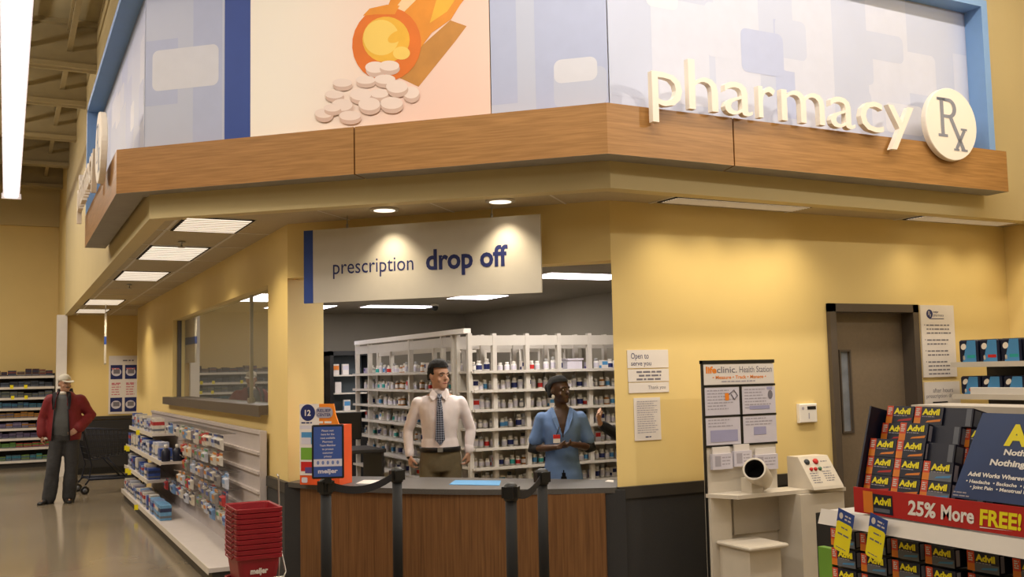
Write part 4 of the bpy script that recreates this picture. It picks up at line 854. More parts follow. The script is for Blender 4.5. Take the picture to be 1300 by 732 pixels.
mb.rect(yo(2.07), .006, yo(1.98), .057, 0, 2, ML); mb.rect(yo(2.082), .004, yo(2.048), .062, .0003, 3, ML); mb.text('Advil', yo(2.045), .03, .02, .06, bold=.04, mat=1, M=ML @ Matrix.Translation((0, 0, .0005))); mb.rect(yo(2.045), .01, yo(1.99), .02, .0006, 4, ML)
mb.text('25%', yo(1.93), .016, .037, .088, bold=.035, mat=0, M=ML, shear=.12); mb.text('More', yo(1.826), .016, .037, .098, bold=.03, mat=0, M=ML, shear=.1); mb.text('FREE!', yo(1.712), .016, .038, .112, bold=.035, mat=1, M=ML, shear=.12); mb.poly([(yo(1.712), .008, 0), (yo(1.62), .0115, 0), (yo(1.712), .0105, 0)], 0, ML)
mb.build('lettering', [WHTP, YELP, NAVB, ORNG, GRYB], lp)
# boxes
BW, BH, BD = .093, .0495, .065
BXS = []
for i, (sw, nm) in enumerate(((ORNG, 'orange'), (REDP, 'red'), (SKYP, 'blue'))):
    o = thing('medicine_carton', 'proto', 'box', (0, 0, 0)); M = plane((0, 0, 0), (0, -1, 0)); w = BW/2
    mb = MB(); mb.box(-w, 0, -BD, w, BH, 0, 0, M); mb.rect(-w, 0, -w+.022, BH, .0004, 1, M); mb.rect(-w, 0, -w+.022, BH*.38, .0006, 2, M); mb.rect(-w+.022, 0, w, BH*.42, .0004, 3 if i == 2 else 0, M)
    for k in range(4): mb.scrib(-w+.004, BH*.5+k*.0055, -w+.019, .004, .0007, 4, M)
    mb.poly([(-w+.04, .006, .0008), (w-.006, .010, .0008), (w-.003, .017, .0008), (-w+.046, .011, .0008)], 5, M); mb.scrib(-w+.026, BH*.43, w-.02, .003, .0008, 6, M)
    mb.rect(w-.0002, 0, w, BH, .0004, 6, M)
    Ms = plane((0, -w-.0004, 0), (1, 0, 0)); mb.rect(.006, .004, .02, BH-.004, 0, 6, Ms)
    b = mb.build('carton_body', [NAVB, ORNR, ORNG, GRYB, PAPER, sw, INKL], o)
    mb = MB(); mb.text('Advil', -w+.026, BH*.56, BH*.33, w*2-.036, bold=.05, M=M @ Matrix.Translation((0, 0, .0012))); mb.build('lettering', YELP, b)
    BXS.append(o)
o = thing('medicine_carton', 'proto', 'box', (0, 0, 0)); M = plane((0, 0, 0), (0, -1, 0)); w = BW/2
mb = MB(); mb.box(-w, 0, -BD, w, BH, 0, 0, M); mb.rect(w-.02, .002, w-.004, BH-.002, .0005, 1, M); Ms = plane((0, -w-.0004, 0), (1, 0, 0)); mb.rect(.006, .004, .03, BH-.004, 0, 1, Ms); mb.build('carton_body', [NAVB, GRYB], o); BXS.append(o)
used_ = [False]*4
def carton(kind, p, label, tilt, group):
    o = BXS[kind]
    if used_[kind]: return dup(o, p, None, label, group, (0, tilt, 0))
    used_[kind] = True; o.location = p; o.rotation_euler = (0, tilt, 0); o['label'] = label; o['group'] = group; return o
Ht = BH+.0012; tilt = radians(15)
def tp(row, y, d, kind, label): carton(kind, tz(row*Ht, y, d), label, tilt, 'pain reliever cartons in the tray')
for c, (y, nm) in enumerate(((2.062, 'column by the tray side wall'), (1.966, 'middle column'))):
    for r in range(3): tp(r, y, 0, [[1, 1, 0], [0, 0, 0]][c][r], 'navy pain reliever carton, %s of three in the %s' % (('bottom', 'middle', 'top')[r], nm))
for r in range(2): tp(r, 1.869, 0, 2, 'navy carton with blue swoosh, %s of two beside the blue card' % ('lower', 'upper')[r])
tp(3, 1.975, .012, 0, 'navy carton set on top of the middle column'); tp(3, 2.055, .03, 1, 'navy carton half hidden above the side wall column'); tp(4, 2.05, .035, 1, 'navy carton at the tray top near the side wall'); tp(4, 1.952, .035, 0, 'navy carton at the tray top in the middle'); 
for r, l in ((2, 'lower'), (3, 'upper')): tp(r, 1.80, .05, 1, 'navy carton peeking out behind the blue card, %s of two' % l)
tp(2, 1.880, .012, 3, 'plain dark carton end lying on the blue swoosh pair'); tp(3, 1.885, .03, 3, 'plain dark carton end standing beside the raised middle carton'); tp(4, 1.862, .04, 3, 'plain dark carton end at the tray top beside the middle'); tp(0, 1.79, .03, 3, 'plain dark carton at the tray floor behind the blue card'); tp(1, 1.79, .035, 3, 'plain dark carton above the tray floor behind the blue card')
# blue card
cp = [tz(.012, 1.795, -.025), tz(.228, 1.735, -.025), tz(.228, 1.25, -.025), tz(.012, 1.25, -.025)]
CD = thing('blue_card', 'large blue advertising card leaning on the cartons with yellow and white words', 'advertising card', tuple(cp[0])); T = Matrix.Translation(-cp[0])
nrm = V((cos(radians(15)), 0, -sin(radians(15))))*.004
mb = MB(); mb.add([T @ p for p in cp]+[T @ (p+nrm) for p in cp], [(0, 1, 2, 3), (7, 6, 5, 4)]+[(i, 4+i, 4+(i+1) % 4, (i+1) % 4) for i in range(4)]); c = mb.build('card', NAVC, CD)
MCd = plane((0, 0, 0), (0, -1, 0), (sin(radians(15)), 0, cos(radians(15)))) @ Matrix.Translation((0, 0, .0012)); y0 = 1.795
mb = MB(); ya = lambda y: y0-y
mb.text('Advil', ya(1.665), .140, .05, .17, bold=.05, mat=0, M=MCd); mb.text('Nothing stronger', ya(1.662), .115, .014, .19, bold=.04, mat=1, M=MCd, shear=.2); mb.text('Nothing works faster', ya(1.697), .088, .015, .25, bold=.04, mat=1, M=MCd, shear=.2)
mb.text('Advil Works Wherever You Hurt', ya(1.755), .057, .0105, .24, bold=.04, mat=1, M=MCd, shear=.15); mb.text('• Headache  • Backache  • Muscle Aches', ya(1.758), .040, .0085, .24, bold=.03, mat=1, M=MCd, shear=.15); mb.text('• Joint Pain  • Menstrual Pain', ya(1.745), .0265, .0085, .17, bold=.03, mat=1, M=MCd, shear=.15)
mb.scrib(.004, .012, .05, .004, 0, 2, MCd); mb.scrib(.004, .004, .06, .004, 0, 2, MCd); mb.build('lettering', [YELP, WHTP, INKL], c)
# cartons on the lower shelf
cols = [2.252, 2.137, 2.022, 1.908, 1.792, 1.66, 1.55]; tops = [3, 3, 3, 3, 3, 3, 3]
for i, y in enumerate(cols):
    for r in range(tops[i]):
        if i in (0, 1) and False: continue
        carton((2, 2, 2)[r % 3], (2.20+(.02 if i >= 4 else 0), y, 1.0465+r*(BH+.0075)), 'navy carton with grey band, %s layer of the %s pile under the shelf' % (('bottom', 'middle', 'top')[r], ORD[i+1]), 0, 'pain reliever cartons under the shelf')
# flags
for k, (y, l) in enumerate(((2.115, 'yellow price flag with blue head at the shelf end'), (1.998, 'yellow price flag with blue head second from the shelf end'))):
    t = thing('shelf_flag', l, 'price flag', (2.085, y, 1.283), 0, 'price flags under the tray'); M = plane((0, .0, 0), (.12, -1, 0), (-.02, -.55, 1)) 
    M = plane((0, 0, 0), (0, -1, 0), (-.03, 0, 1)) @ Matrix.Rotation(radians(-15), 4, 'Z')
    mb = MB(); mb.box(-.03, -.035, 0, .03, .004, .0012, 0, M); mb.disc(-.016, -.014, .007, .009, .0016, 1, M); mb.scrib(-.002, -.012, .024, .006, .0016, 1, M); mb.scrib(-.002, -.022, .024, .006, .0016, 1, M); mb.build('flag_head', [BLUES, PAPER], t)
    mb = MB(); mb.rrect(-.029, -.115, .029, -.03, .009, .0018, 0, M); mb.scrib(-.02, -.067, .022, .006, .0024, 1, M, .95); mb.scrib(-.01, -.047, .015, .005, .0024, 1, M); mb.scrib(-.02, -.106, .02, .003, .0024, 1, M); mb.build('flag_label', [YELP, INK], t)
t = MB().box(-.012, -.028, 0, .012, .028, .10).build('green_carton', GREENP, None, (2.215, 2.33, 1.0465)); tag(t, 'thin green carton standing at the free end of the lower shelf', 'box')
# ================================================================== PEOPLE
def remesh(mb, name, mats, parent, vox, smooth=3, noise_amp=0, noise_f=8, cut=None, matfn=None):
    o = mb.build(name, mats, None)
    m = o.modifiers.new('r', 'REMESH'); m.mode = 'VOXEL'; m.voxel_size = vox
    if smooth: s = o.modifiers.new('s', 'SMOOTH'); s.factor = .5; s.iterations = smooth
    dg = bpy.context.evaluated_depsgraph_get(); dg.update(); me = bpy.data.meshes.new_from_object(o.evaluated_get(dg)); o.modifiers.clear()
    old = o.data; o.data = me; bpy.data.meshes.remove(old); me.name = name
    if noise_amp:
        for v in me.vertices:
            n = noise.noise(V((v.co.x*noise_f, v.co.y*noise_f, v.co.z*noise_f*.55)))+.5*noise.noise(v.co*noise_f*2.1)
            v.co += v.normal*n*noise_amp
    if cut:
        import bmesh
        bm = bmesh.new(); bm.from_mesh(me); bmesh.ops.delete(bm, geom=[f for f in bm.faces if cut(f.calc_center_median())], context='FACES'); bm.to_mesh(me); bm.free()
    me.polygons.foreach_set('use_smooth', [True]*len(me.polygons))
    if matfn: me.polygons.foreach_set('material_index', [matfn(p.center) for p in me.polygons])
    me.update(); o.parent = parent; return o
TORSO = [(.82, .10, .085, .0), (.86, .155, .105, .005), (.92, .168, .117, .008), (.98, .165, .115, .005), (1.05, .152, .105, 0), (1.12, .148, .102, 0), (1.20, .155, .106, 0), (1.30, .170, .115, .0), (1.38, .175, .112, .005), (1.44, .168, .10, .01), (1.49, .132, .08, .015), (1.525, .078, .064, .02), (1.57, .057, .058, .012), (1.61, .052, .055, .005)]
HEADR = [(.0, .026, .030, -.052), (.012, .040, .045, -.045), (.04, .054, .066, -.026), (.075, .064, .085, -.006), (.11, .070, .094, .0), (.145, .0745, .097, .004), (.18, .070, .093, .008), (.208, .055, .073, .010), (.225, .034, .046, .010), (.233, .014, .02, .01)]
def infl(spec, d, z0=None, z1=None): return [(q[0], q[1]+d, q[2]+d)+tuple(q[3:]) for q in spec if (z0 is None or q[0] >= z0) and (z1 is None or q[0] <= z1)]
def add_hand(mb, wr, d, n, side, curl=.5, k=1.0, thumb=.6):      # wrist, finger direction, palm normal
    d = V(d).normalized(); n = V(n); n = (n-d*n.dot(d)).normalized(); t = d.cross(n)*side; wr = V(wr)
    rings = []
    for s, w, h in ((-.01, .026, .021), (.02, .032, .018), (.06, .041, .016), (.092, .042, .0145)):
        c = wr+d*s*k; rings.append([c+(t*cos(a)*w+n*sin(a)*h)*k for a in [2*pi*i/14 for i in range(14)]])
    mb.loft(rings)
    for off, L, r, c in ((.031, .070, .0092, .0), (.0105, .079, .0095, .05), (-.0105, .074, .0092, .1), (-.030, .058, .0082, .15)):
        p = wr+(d*.082+t*off)*k; pts = [p]; rad = [r*1.05*k]; a = 0; dd = d
        for seg, cm in ((.42, .6), (.33, 1.0), (.25, .7)):
            a += (curl+c)*cm; dd = d*cos(a)+n*sin(a); p = p+dd*L*seg*k; pts.append(p); rad.append(r*k*(1-.12*len(pts)/2))
        mb.limb(pts, rad, 10)
    b = wr+(d*.022+t*.026)*k; q = b+(t*.6+d*.75+n*.25).normalized()*.038*k; w2 = q+(t*(.25)+d*.9+n*thumb).normalized()*.030*k; mb.limb([b, q, w2, w2+(d*.9+n*thumb*1.2).normalized()*.02*k], [.014*k, .0115*k, .010*k, .0085*k], 10)
def person(name, label, loc, rotz, P, SKIN, mats, H=1.80, yaw=0, pitch=0, hair=None, group=None, slim=1.0):
    k = H/1.80; t = thing(name, label, 'person', loc, rotz); t.scale = (k, k, k)
    S = lambda spec: [(q[0], q[1]*slim, q[2])+tuple(q[3:]) for q in spec]
    Hm = Matrix.Translation((0, -.012, 1.548)) @ Matrix.Rotation(yaw, 4, 'Z') @ Matrix.Rotation(pitch, 4, 'X') @ Matrix.Translation((0, .008, 0))
    mb = MB(); mb.ellipse_rings(infl(S(TORSO), -.014, .86), 24); mb.ellipse_rings(HEADR, 24, 0, Hm)
    mb.limb([Hm @ V((0, -.088, .118)), Hm @ V((0, -.103, .095)), Hm @ V((0, -.111, .082))], [.007, .0095, .0125], 10); mb.ball((0, -.094, .078), .012, 0, 10, Hm, (1.5, 1, .7))
    mb.limb([Hm @ V((-.05, -.074, .128)), Hm @ V((0, -.092, .128)), Hm @ V((.05, -.074, .128))], [.008, .009, .008], 8)
    mb.limb([Hm @ V((-.02, -.083, .047)), Hm @ V((0, -.09, .048)), Hm @ V((.02, -.083, .047))], [.007, .009, .007], 8)
    for s in (-1, 1): mb.ball((s*.075, .010, .105), .03, 0, 10, Hm, (.35, .62, 1)); mb.ball((s*.046, -.062, .075), .02, 0, 10, Hm, (1, .8, 1))
    mb.limb([(0, .012, 1.46), (0, .005, 1.54), Hm @ V((0, .005, .04))], [.055*slim, .054*slim, .055*slim], 16)
    for s, nm in ((-1, 'R'), (1, 'L')):
        sh, el, wr = V(P['sh'+nm]), V(P['el'+nm]), V(P['wr'+nm]); fa = P.get('arm', 1.0)
        mb.limb([sh, sh.lerp(el, .3), el, el.lerp(wr, .35), wr], [.050*fa, .046*fa, .036*fa, .036*fa, .0255*fa], 14)
        add_hand(mb, wr, P['hd'+nm], P['hn'+nm], s*(-1), P.get('curl'+nm, .5), P.get('hk', .97))
        hp, kn, an, to = V((s*.088, .0, .90)), V(P['kn'+nm]), V(P['an'+nm]), V(P['to'+nm])
        mb.limb([hp, hp.lerp(kn, .5), kn, kn.lerp(an, .3), an], [.078, .068, .050, .050, .036], 14); mb.limb([an-V((0, 0, .035)), to-V((0, 0, .008))], [.028, .018], 10)
    body = remesh(mb, 'body', SKIN, t, .0075, 2)
    hd = lambda nm: None
    EW = MATS['eye_white']; ED = MATS['eye_dark']
    for s in (-1, 1):
        e = MB().ball((s*.031, -.0835, .112), .0095, 0, 10, Hm, (1.2, .8, .55)).build('eye', EW, t); MB().ball((s*.031-.0, -.0915, .112), .0048, 0, 8, Hm, (1, .5, 1)).build('iris', ED, e)
        MB().limb([Hm @ V((s*.014, -.101, .130)), Hm @ V((s*.032, -.097, .135)), Hm @ V((s*.050, -.082, .130))], [.003, .0038, .0025], 6).build('eyebrow', mats['hair'], t)
    MB().limb([Hm @ V((-.022, -.087, .047)), Hm @ V((0, -.0965, .049)), Hm @ V((.022, -.087, .047))], [.003, .006, .003], 8, 0).build('mouth', mats['lip'], t)
    return t, Hm, S
mat('eye_white', 'B5ADA2', .3, var=0); mat('eye_dark', '20140F', .2, var=0)
def legs_mb(P, grow, z0, slim=1, cuffz=.10, flare=.0):
    mb = MB(); mb.ellipse_rings(infl([(q[0], q[1]*slim, q[2])+tuple(q[3:]) for q in TORSO], grow, .86, z0), 24)
    for s, nm in ((-1, 'R'), (1, 'L')):
        hp, kn, an = V((s*.088, .0, .90)), V(P['kn'+nm]), V(P['an'+nm])
        lo = an+(kn-an).normalized()*cuffz*.2; lo.z -= .035*(cuffz >= .1)
        mb.limb([hp, hp.lerp(kn, .5), kn, kn.lerp(lo, .5), lo], [.083+grow, .074+grow, .060+grow, .058+grow+flare, .054+grow+flare], 16)
    return mb
def shoe(P, nm, m, t, s):
    an, to = V(P['an'+nm]), V(P['to'+nm]); d = (to-an); d.z = 0; d.normalize(); side = V((-d.y, d.x, 0)); rings = []; base = V((an.x, an.y, 0))
    for f, w, h, z in ((-.075, .026, .07, .0), (-.06, .038, .095, 0), (0, .043, .105, 0), (.06, .047, .078, 0), (.12, .048, .05, 0), (.165, .042, .038, 0), (.19, .024, .025, 0)):
        c = base+d*f; rings.append([c+side*w*cos(a)+V((0, 0, .002+h/2+h/2*math.copysign(abs(sin(a))**.6, sin(a)))) for a in [2*pi*i/16 for i in range(16)]])
    o = MB().loft(rings, 0).build('shoe', m, t)
    r2 = [[V((q.x, q.y, 0))+V((0, 0, z)) for q in [base+d*f+side*w*sg for f, w, sg in ((-.078, .024, 1), (0, .042, 1), (.12, .05, 1), (.185, .03, 1), (.185, .03, -1), (.12, .05, -1), (0, .042, -1), (-.078, .024, -1))]] for z in (.0, .018)]
    MB().loft(r2, 0, False).build('sole', BLACK, o)
def sleeve(P, nm, grow, end=1.0, cuff=.0):
    sh, el, wr = V(P['sh'+nm]), V(P['el'+nm]), V(P['wr'+nm]); e = el.lerp(wr, max(0, end-1)) if end > 1 else sh.lerp(el, end)
    mb = MB()
    if end > 1: mb.limb([sh, sh.lerp(el, .35), el, el.lerp(e, .4), e], [.056+grow, .052+grow, .045+grow, .044+grow, .034+grow+cuff], 16)
    else: mb.limb([sh, sh.lerp(e, .6), e], [.056+grow, .054+grow, .052+grow+cuff], 16)
    return mb
def merge(a, b):
    n = len(a.v); a.v += b.v; a.f += [tuple(i+n for i in f) for f in b.f]; a.m += b.m; a.s += b.s; return a
# ------------------------------------------------------------------ man in shirt and tie behind the counter
sk1 = mat('skin_tan', 'BC9076', .5, var=.04, scale=30); lip1 = mat('lips_tan', '9A5F50', .5, var=0); hair1 = mat('hair_black', '110D0B', .85, var=.2, scale=60)
SHIRT = mat('pale_pink_shirt', 'EADFDE', .75, var=.03, scale=18); KHAKI = mat('khaki_cloth', '6B5F45', .8, var=.06, scale=40); BELT = mat('black_leather', '16120F', .4, var=.05)
TIE = checker_mat('checked_tie', '1B2236', '8C93A6', 75)
P1 = dict(shR=(-.178, .01, 1.435), elR=(-.270, .035, 1.20), wrR=(-.255, -.02, 1.005), hdR=(.1, -.12, -1), hnR=(.9, .3, 0), curlR=.75,
          shL=(.178, .01, 1.435), elL=(.262, .045, 1.20), wrL=(.240, -.01, 1.02), hdL=(-.08, -.1, -1), hnL=(-.9, .3, 0), curlL=.8,
          knR=(-.10, -.015, .49), anR=(-.105, .01, .085), toR=(-.12, -.13, .04), knL=(.10, -.015, .49), anL=(.105, .01, .085), toL=(.13, -.13, .04), arm=.98)
# facing: he stands square to the counter, head turned towards the woman
man, Hm, S = person('person', 'man in pale shirt and checked tie standing behind the counter, head turned', (3.304, 7.99, 0), radians(-22), P1, sk1, dict(hair=hair1, lip=lip1), 1.815, yaw=radians(38))
mb = MB(); mb.ellipse_rings([(q[0], q[1]*(.93 if q[0] < 1.35 else 1), q[2])+tuple(q[3:]) for q in infl(TORSO, .008, 1.04, 1.5)], 24); mb.ellipse_rings([(1.03, .160, .122, .0), (1.06, .164, .125, 0), (1.12, .154, .118, 0)], 24)
for nm in 'RL': merge(mb, sleeve(P1, nm, -.002, 1.96, .004))
sh = remesh(mb, 'shirt', SHIRT, man, .011, 3, .006, 9)
for nm in 'RL':
    el, wr = V(P1['el'+nm]), V(P1['wr'+nm]); a, b = el.lerp(wr, .80), el.lerp(wr, .98); MB().limb([a, b], [.040, .038], 14).build('cuff', SHIRT, sh)
mb = legs_mb(P1, .010, 1.06); remesh(mb, 'trousers', KHAKI, man, .012, 2, .004, 8)
bl = MB().ellipse_rings([(1.025, .170, .128, 0), (1.03, .174, .132, 0), (1.06, .174, .132, 0), (1.065, .170, .128, 0)], 28).build('belt', BELT, man); MB().box(-.022, -.142, 1.028, .022, -.132, 1.062).build('buckle', STEEL, bl)
mb = MB()
for s in (-1, 1): mb.add([(s*.006, -.088, 1.495), (s*.060, -.062, 1.548), (s*.075, -.025, 1.55), (s*.085, -.075, 1.49), (s*.055, -.112, 1.452)], [(0, 1, 2, 3, 4) if s > 0 else (4, 3, 2, 1, 0)])
mb.ellipse_rings([(1.50, .085, .082, .012), (1.535, .068, .072, .012), (1.553, .064, .068, .012)], 20, 0, None); mb.build('collar', SHIRT, sh)
mb = MB(); rings = []
for z, w, y in ((1.505, .018, -.098), (1.475, .021, -.118), (1.465, .015, -.121), (1.40, .024, -.130), (1.30, .030, -.134), (1.20, .036, -.134), (1.13, .041, -.134), (1.085, .004, -.134)): rings.append([(-w, y, z), (0, y-.008, z), (w, y, z), (0, y+.006, z)])
mb.loft(rings, 0, False); mb.build('necktie', TIE, man)
def hairmesh(Hm, m, t, spec, amp=.005, front=None, extra=None, name='hair', vox=.007):
    mb = MB(); mb.ellipse_rings(spec, 24, 0, Hm)
    if extra: extra(mb)
    Hi = Hm.inverted(); return remesh(mb, name, m, t, vox, 1, amp, 40, (lambda c: front(Hi @ c)) if front else None)
hairmesh(Hm, hair1, man, [(.075, .070, .060, .045), (.11, .078, .085, .028), (.145, .082, .100, .012), (.18, .081, .103, .004), (.215, .068, .090, .0), (.242, .045, .062, -.002), (.252, .02, .03, 0)], .004, lambda p: p.z < .178-max(0, p.y+.02)*.9 and p.y < .03 and not (abs(p.x) > .068 and p.z > .10 and p.y > -.03))
for nm, s in (('R', -1), ('L', 1)): shoe(P1, nm, BELT, man, s)
wr, el = V(P1['wrR']), V(P1['elR']); MB().limb([el.lerp(wr, .995), el.lerp(wr, 1.06)], [.031, .031], 14).build('wristwatch', BLACK, man)
# ------------------------------------------------------------------ woman in the blue tunic
sk2 = mat('skin_dark', '49301F', .42, var=.04, scale=30); lip2 = mat('lips_dark', '4A2420', .45, var=0); hair2 = mat('hair_jet', '080707', .95, var=.2, scale=60)
TUNIC = mat('blue_tunic', '5F7BA8', .8, var=.05, scale=20); UNDER = mat('black_undershirt', '111113', .8, var=.05)
P2 = dict(shR=(-.165, .01, 1.425), elR=(-.245, .02, 1.165), wrR=(-.055, -.215, 1.195), hdR=(.9, -.35, .1), hnR=(.1, .2, 1), curlR=.6,
          shL=(.165, .01, 1.425), elL=(.245, .02, 1.165), wrL=(.075, -.225, 1.215), hdL=(-.9, -.3, .1), hnL=(0, .1, -1), curlL=.5,
          knR=(-.10, -.015, .49), anR=(-.10, .01, .085), toR=(-.11, -.13, .04), knL=(.10, -.015, .49), anL=(.10, .01, .085), toL=(.11, -.13, .04), arm=.95)
wom, Hm, S = person('person', 'woman in blue tunic behind the counter, hands together, looking aside', (3.95, 7.03, 0), radians(-25), P2, sk2, dict(hair=hair2, lip=lip2), 1.665, yaw=radians(42), pitch=radians(-6), slim=.93)
tun = [(.80, .180, .146, .0), (.86, .178, .142, .0), (.95, .168, .132, 0), (1.06, .148, .116, 0), (1.14, .142, .112, 0), (1.22, .146, .116, -.005), (1.30, .156, .128, -.010), (1.37, .172, .125, -.002), (1.43, .165, .108, .006), (1.49, .118, .085, .014), (1.525, .075, .07, .016)]
mb = MB(); mb.ellipse_rings(tun, 26)
for nm in 'RL': merge(mb, sleeve(P2, nm, .004, .72, .008))
def tcut(c):
    if c.z > 1.515: return True
    if c.y < -.03 and c.z > 1.27 and abs(c.x) < (c.z-1.27)*.30: return True
    if c.y < -.02 and c.z < 1.00 and abs(c.x-.0) < (1.00-c.z)*.35: return True
    return c.z < .803
tu = remesh(mb, 'tunic', TUNIC, wom, .011, 3, .006, 9, tcut)
mb = MB()
for s in (-1, 1):
    pts = [(s*.072, -.045, 1.522), (s*.045, -.098, 1.44), (s*.004, -.137, 1.285), (s*.05, -.141, 1.34), (s*.085, -.115, 1.43), (s*.095, -.06, 1.495)]; mb.add([(x, y-.004, z) for x, y, z in pts], [tuple(range(6)) if s > 0 else tuple(range(6))[::-1]])
mb.build('lapel', TUNIC, tu)
for nm in 'RL':
    sh_, el, wr = V(P2['sh'+nm]), V(P2['el'+nm]), V(P2['wr'+nm]); MB().limb([sh_.lerp(el, .6), el, el.lerp(wr, .12)], [.054, .050, .047], 14).build('undershirt_sleeve', UNDER, wom)
mb = legs_mb(P2, -.012, 1.10, .88); remesh(mb, 'trousers', UNDER, wom, .012, 2)
hairmesh(Hm, hair2, wom, [(.06, .068, .055, .05), (.10, .079, .088, .028), (.14, .084, .102, .012), (.18, .082, .103, .006), (.212, .067, .088, .004), (.235, .045, .062, .004), (.243, .02, .03, .004)], .003, lambda p: p.z < .185-max(0, p.y+.02)*.9 and p.y < .02, lambda mb: mb.ball((0, .115, .15), .042, 0, 12, Hm))
for s in (-1, 1): MB().lathe([(.016, -.002), (.019, 0), (.016, .002)], 16, 0, Hm @ Matrix.Translation((s*.080, .0, .062)) @ Matrix.Rotation(pi/2, 4, 'Y')).build('earring', OFFW, wom)
b = MB().box(-.085, -.165, 1.225, -.025, -.160, 1.295).build('badge', PAPER, wom); MB().box(-.085, -.1665, 1.262, -.025, -.165, 1.295).build('badge_band', REDP, b); MB().tube([(-.055, -.161, 1.295), (-.03, -.135, 1.36)], .004, 6).build('badge_clip', BLACK, b)
for nm, s in (('R', -1), ('L', 1)): shoe(P2, nm, BLACK, wom, s)
# ------------------------------------------------------------------ customer in the red jacket
sk3 = mat('skin_fair', 'B98D74', .5, var=.05, scale=30); lip3 = mat('lips_fair', 'A06A5C', .5, var=0); hair3 = mat('hair_grey', '6B6259', .7, var=.2, scale=60)
JKT = mat('red_jacket', '7C191F', .7, var=.08, scale=25); LIN = mat('dark_lining', '1E1A20', .8, var=.05); SWT = mat('grey_sweater', '5E6061', .85, var=.06, scale=90); JEAN = mat('dark_denim', '3E3E40', .85, var=.1, scale=30); CAPM = mat('pale_cap', 'C9C4B4', .75, var=.05, scale=30)
P3 = dict(shR=(-.185, .015, 1.425), elR=(-.275, .06, 1.17), wrR=(-.285, -.0, .945), hdR=(-.02, -.1, -1), hnR=(.95, .2, 0), curlR=.5,
          shL=(.185, .015, 1.425), elL=(.335, .075, 1.20), wrL=(.185, -.13, 1.02), hdL=(-.75, -.35, -.45), hnL=(-.2, .9, -.2), curlL=.35,
          knR=(-.135, -.06, .49), anR=(-.185, -.03, .085), toR=(-.27, -.14, .04), knL=(.10, -.03, .49), anL=(.075, .02, .085), toL=(.085, -.13, .04), arm=1.05)
cus, Hm, S = person('person', 'man in open red jacket, pale cap and dark jeans walking past the shelving', (.745, 15.6, 0), radians(-6), P3, sk3, dict(hair=hair3, lip=lip3), 1.80, yaw=radians(28), pitch=radians(3), slim=1.05)
bel = [(.92, .178, .13, 0), (.98, .180, .142, -.006), (1.06, .180, .152, -.014), (1.14, .178, .15, -.014), (1.24, .178, .135, -.006), (1.34, .18, .125, 0), (1.44, .17, .108, .008), (1.50, .11, .082, .014), (1.54, .07, .07, .012)]
mb = MB(); mb.ellipse_rings(bel, 24); remesh(mb, 'sweater', SWT, cus, .013, 2, .005, 8)
MB().ellipse_rings([(1.505, .092, .086, .012), (1.53, .074, .074, .008), (1.548, .066, .068, .004)], 20).build('shirt_collar', OFFW, cus)
jk = [(.86, .215, .160, .01), (.95, .222, .175, .005), (1.06, .220, .180, .0), (1.16, .216, .172, 0), (1.26, .213, .158, .002), (1.36, .212, .148, .006), (1.44, .198, .128, .012), (1.505, .135, .10, .02), (1.55, .095, .09, .022)]
mb = MB(); mb.ellipse_rings(jk, 26)
for nm in 'RL': merge(mb, sleeve(P3, nm, .034, 1.92, .004))
def jcut(c):
    if c.z > 1.545: return True
    w = .062+.05*max(0, min(1, (1.5-c.z)/.5)); return c.y < -.04 and abs(c.x+.035) < w and abs(c.x) < .19 and c.z < 1.56
jo = remesh(mb, 'jacket', JKT, cus, .014, 3, .011, 7, jcut)
mb = MB()
for s in (-1, 1):
    pts = [(-.035+s*.055, -.09, 1.535), (-.035+s*.078, -.132, 1.44), (-.035+s*.085, -.165, 1.30), (-.035+s*.112, -.178, 1.30), (-.035+s*.125, -.148, 1.42), (-.035+s*.12, -.07, 1.525), (-.035+s*.09, -.05, 1.545)]
    mb.add([(x, y-.006, z) for x, y, z in pts], [tuple(range(7)) if s > 0 else tuple(range(7))[::-1]])
    mb.tube([(-.035+s*.085, -.168, 1.30), (-.035+s*.10, -.182, 1.1), (-.035+s*.113, -.172, .87)], .010, 6)
prof = [(1.50, .125, .108, .022), (1.54, .108, .098, .022), (1.585, .100, .092, .022), (1.588, .092, .085, .022), (1.54, .094, .086, .022)]; na = 18
angs = [radians(-40+260*i/na) for i in range(na+1)]
mb.add([(rx*cos(a), cy+ry*sin(a), z-(.03 if sin(a) < -.2 else 0)) for z, rx, ry, cy in prof for a in angs], [(k*(na+1)+i, k*(na+1)+i+1, (k+1)*(na+1)+i+1, (k+1)*(na+1)+i) for k in range(4) for i in range(na)], 0, True); mb.build('collar', LIN, jo)
mb = legs_mb(P3, .026, 1.0, 1.04, .1, .014); remesh(mb, 'jeans', JEAN, cus, .013, 2, .012, 8)
for nm, s in (('R', -1), ('L', 1)): shoe(P3, nm, BLACK, cus, s)
hairmesh(Hm, hair3, cus, [(.07, .072, .05, .045), (.11, .079, .075, .035), (.15, .081, .09, .02), (.17, .07, .08, .02)], .003, lambda p: p.y < .0)
MB().limb([Hm @ V((-.028, -.094, .062)), Hm @ V((0, -.104, .063)), Hm @ V((.028, -.094, .062))], [.005, .008, .005], 8).build('moustache', hair3, cus)
mb = MB(); mb.ellipse_rings([(.145, .082, .104, .006), (.17, .083, .105, .006), (.20, .075, .096, .006), (.228, .055, .072, .008), (.246, .02, .03, .008)], 26, 0, Hm @ Matrix.Rotation(radians(-4), 4, 'X')); cp_ = mb.build('cap', CAPM, cus)
mb = MB(); n = 14; up = [(.082*sin(a), -.075-.105*cos(a), .158-.022*cos(a)) for a in [-pi/2+pi*i/n for i in range(n+1)]]; lo_ = [(x, y, z-.006) for x, y, z in up]
mb.add([Hm @ V(p) for p in up+lo_], [tuple(range(n+1)), tuple(range(n+1, 2*n+2))[::-1]]+[(i, i+1, n+2+i, n+1+i) for i in range(n)]); mb.build('brim', CAPM, cp_)
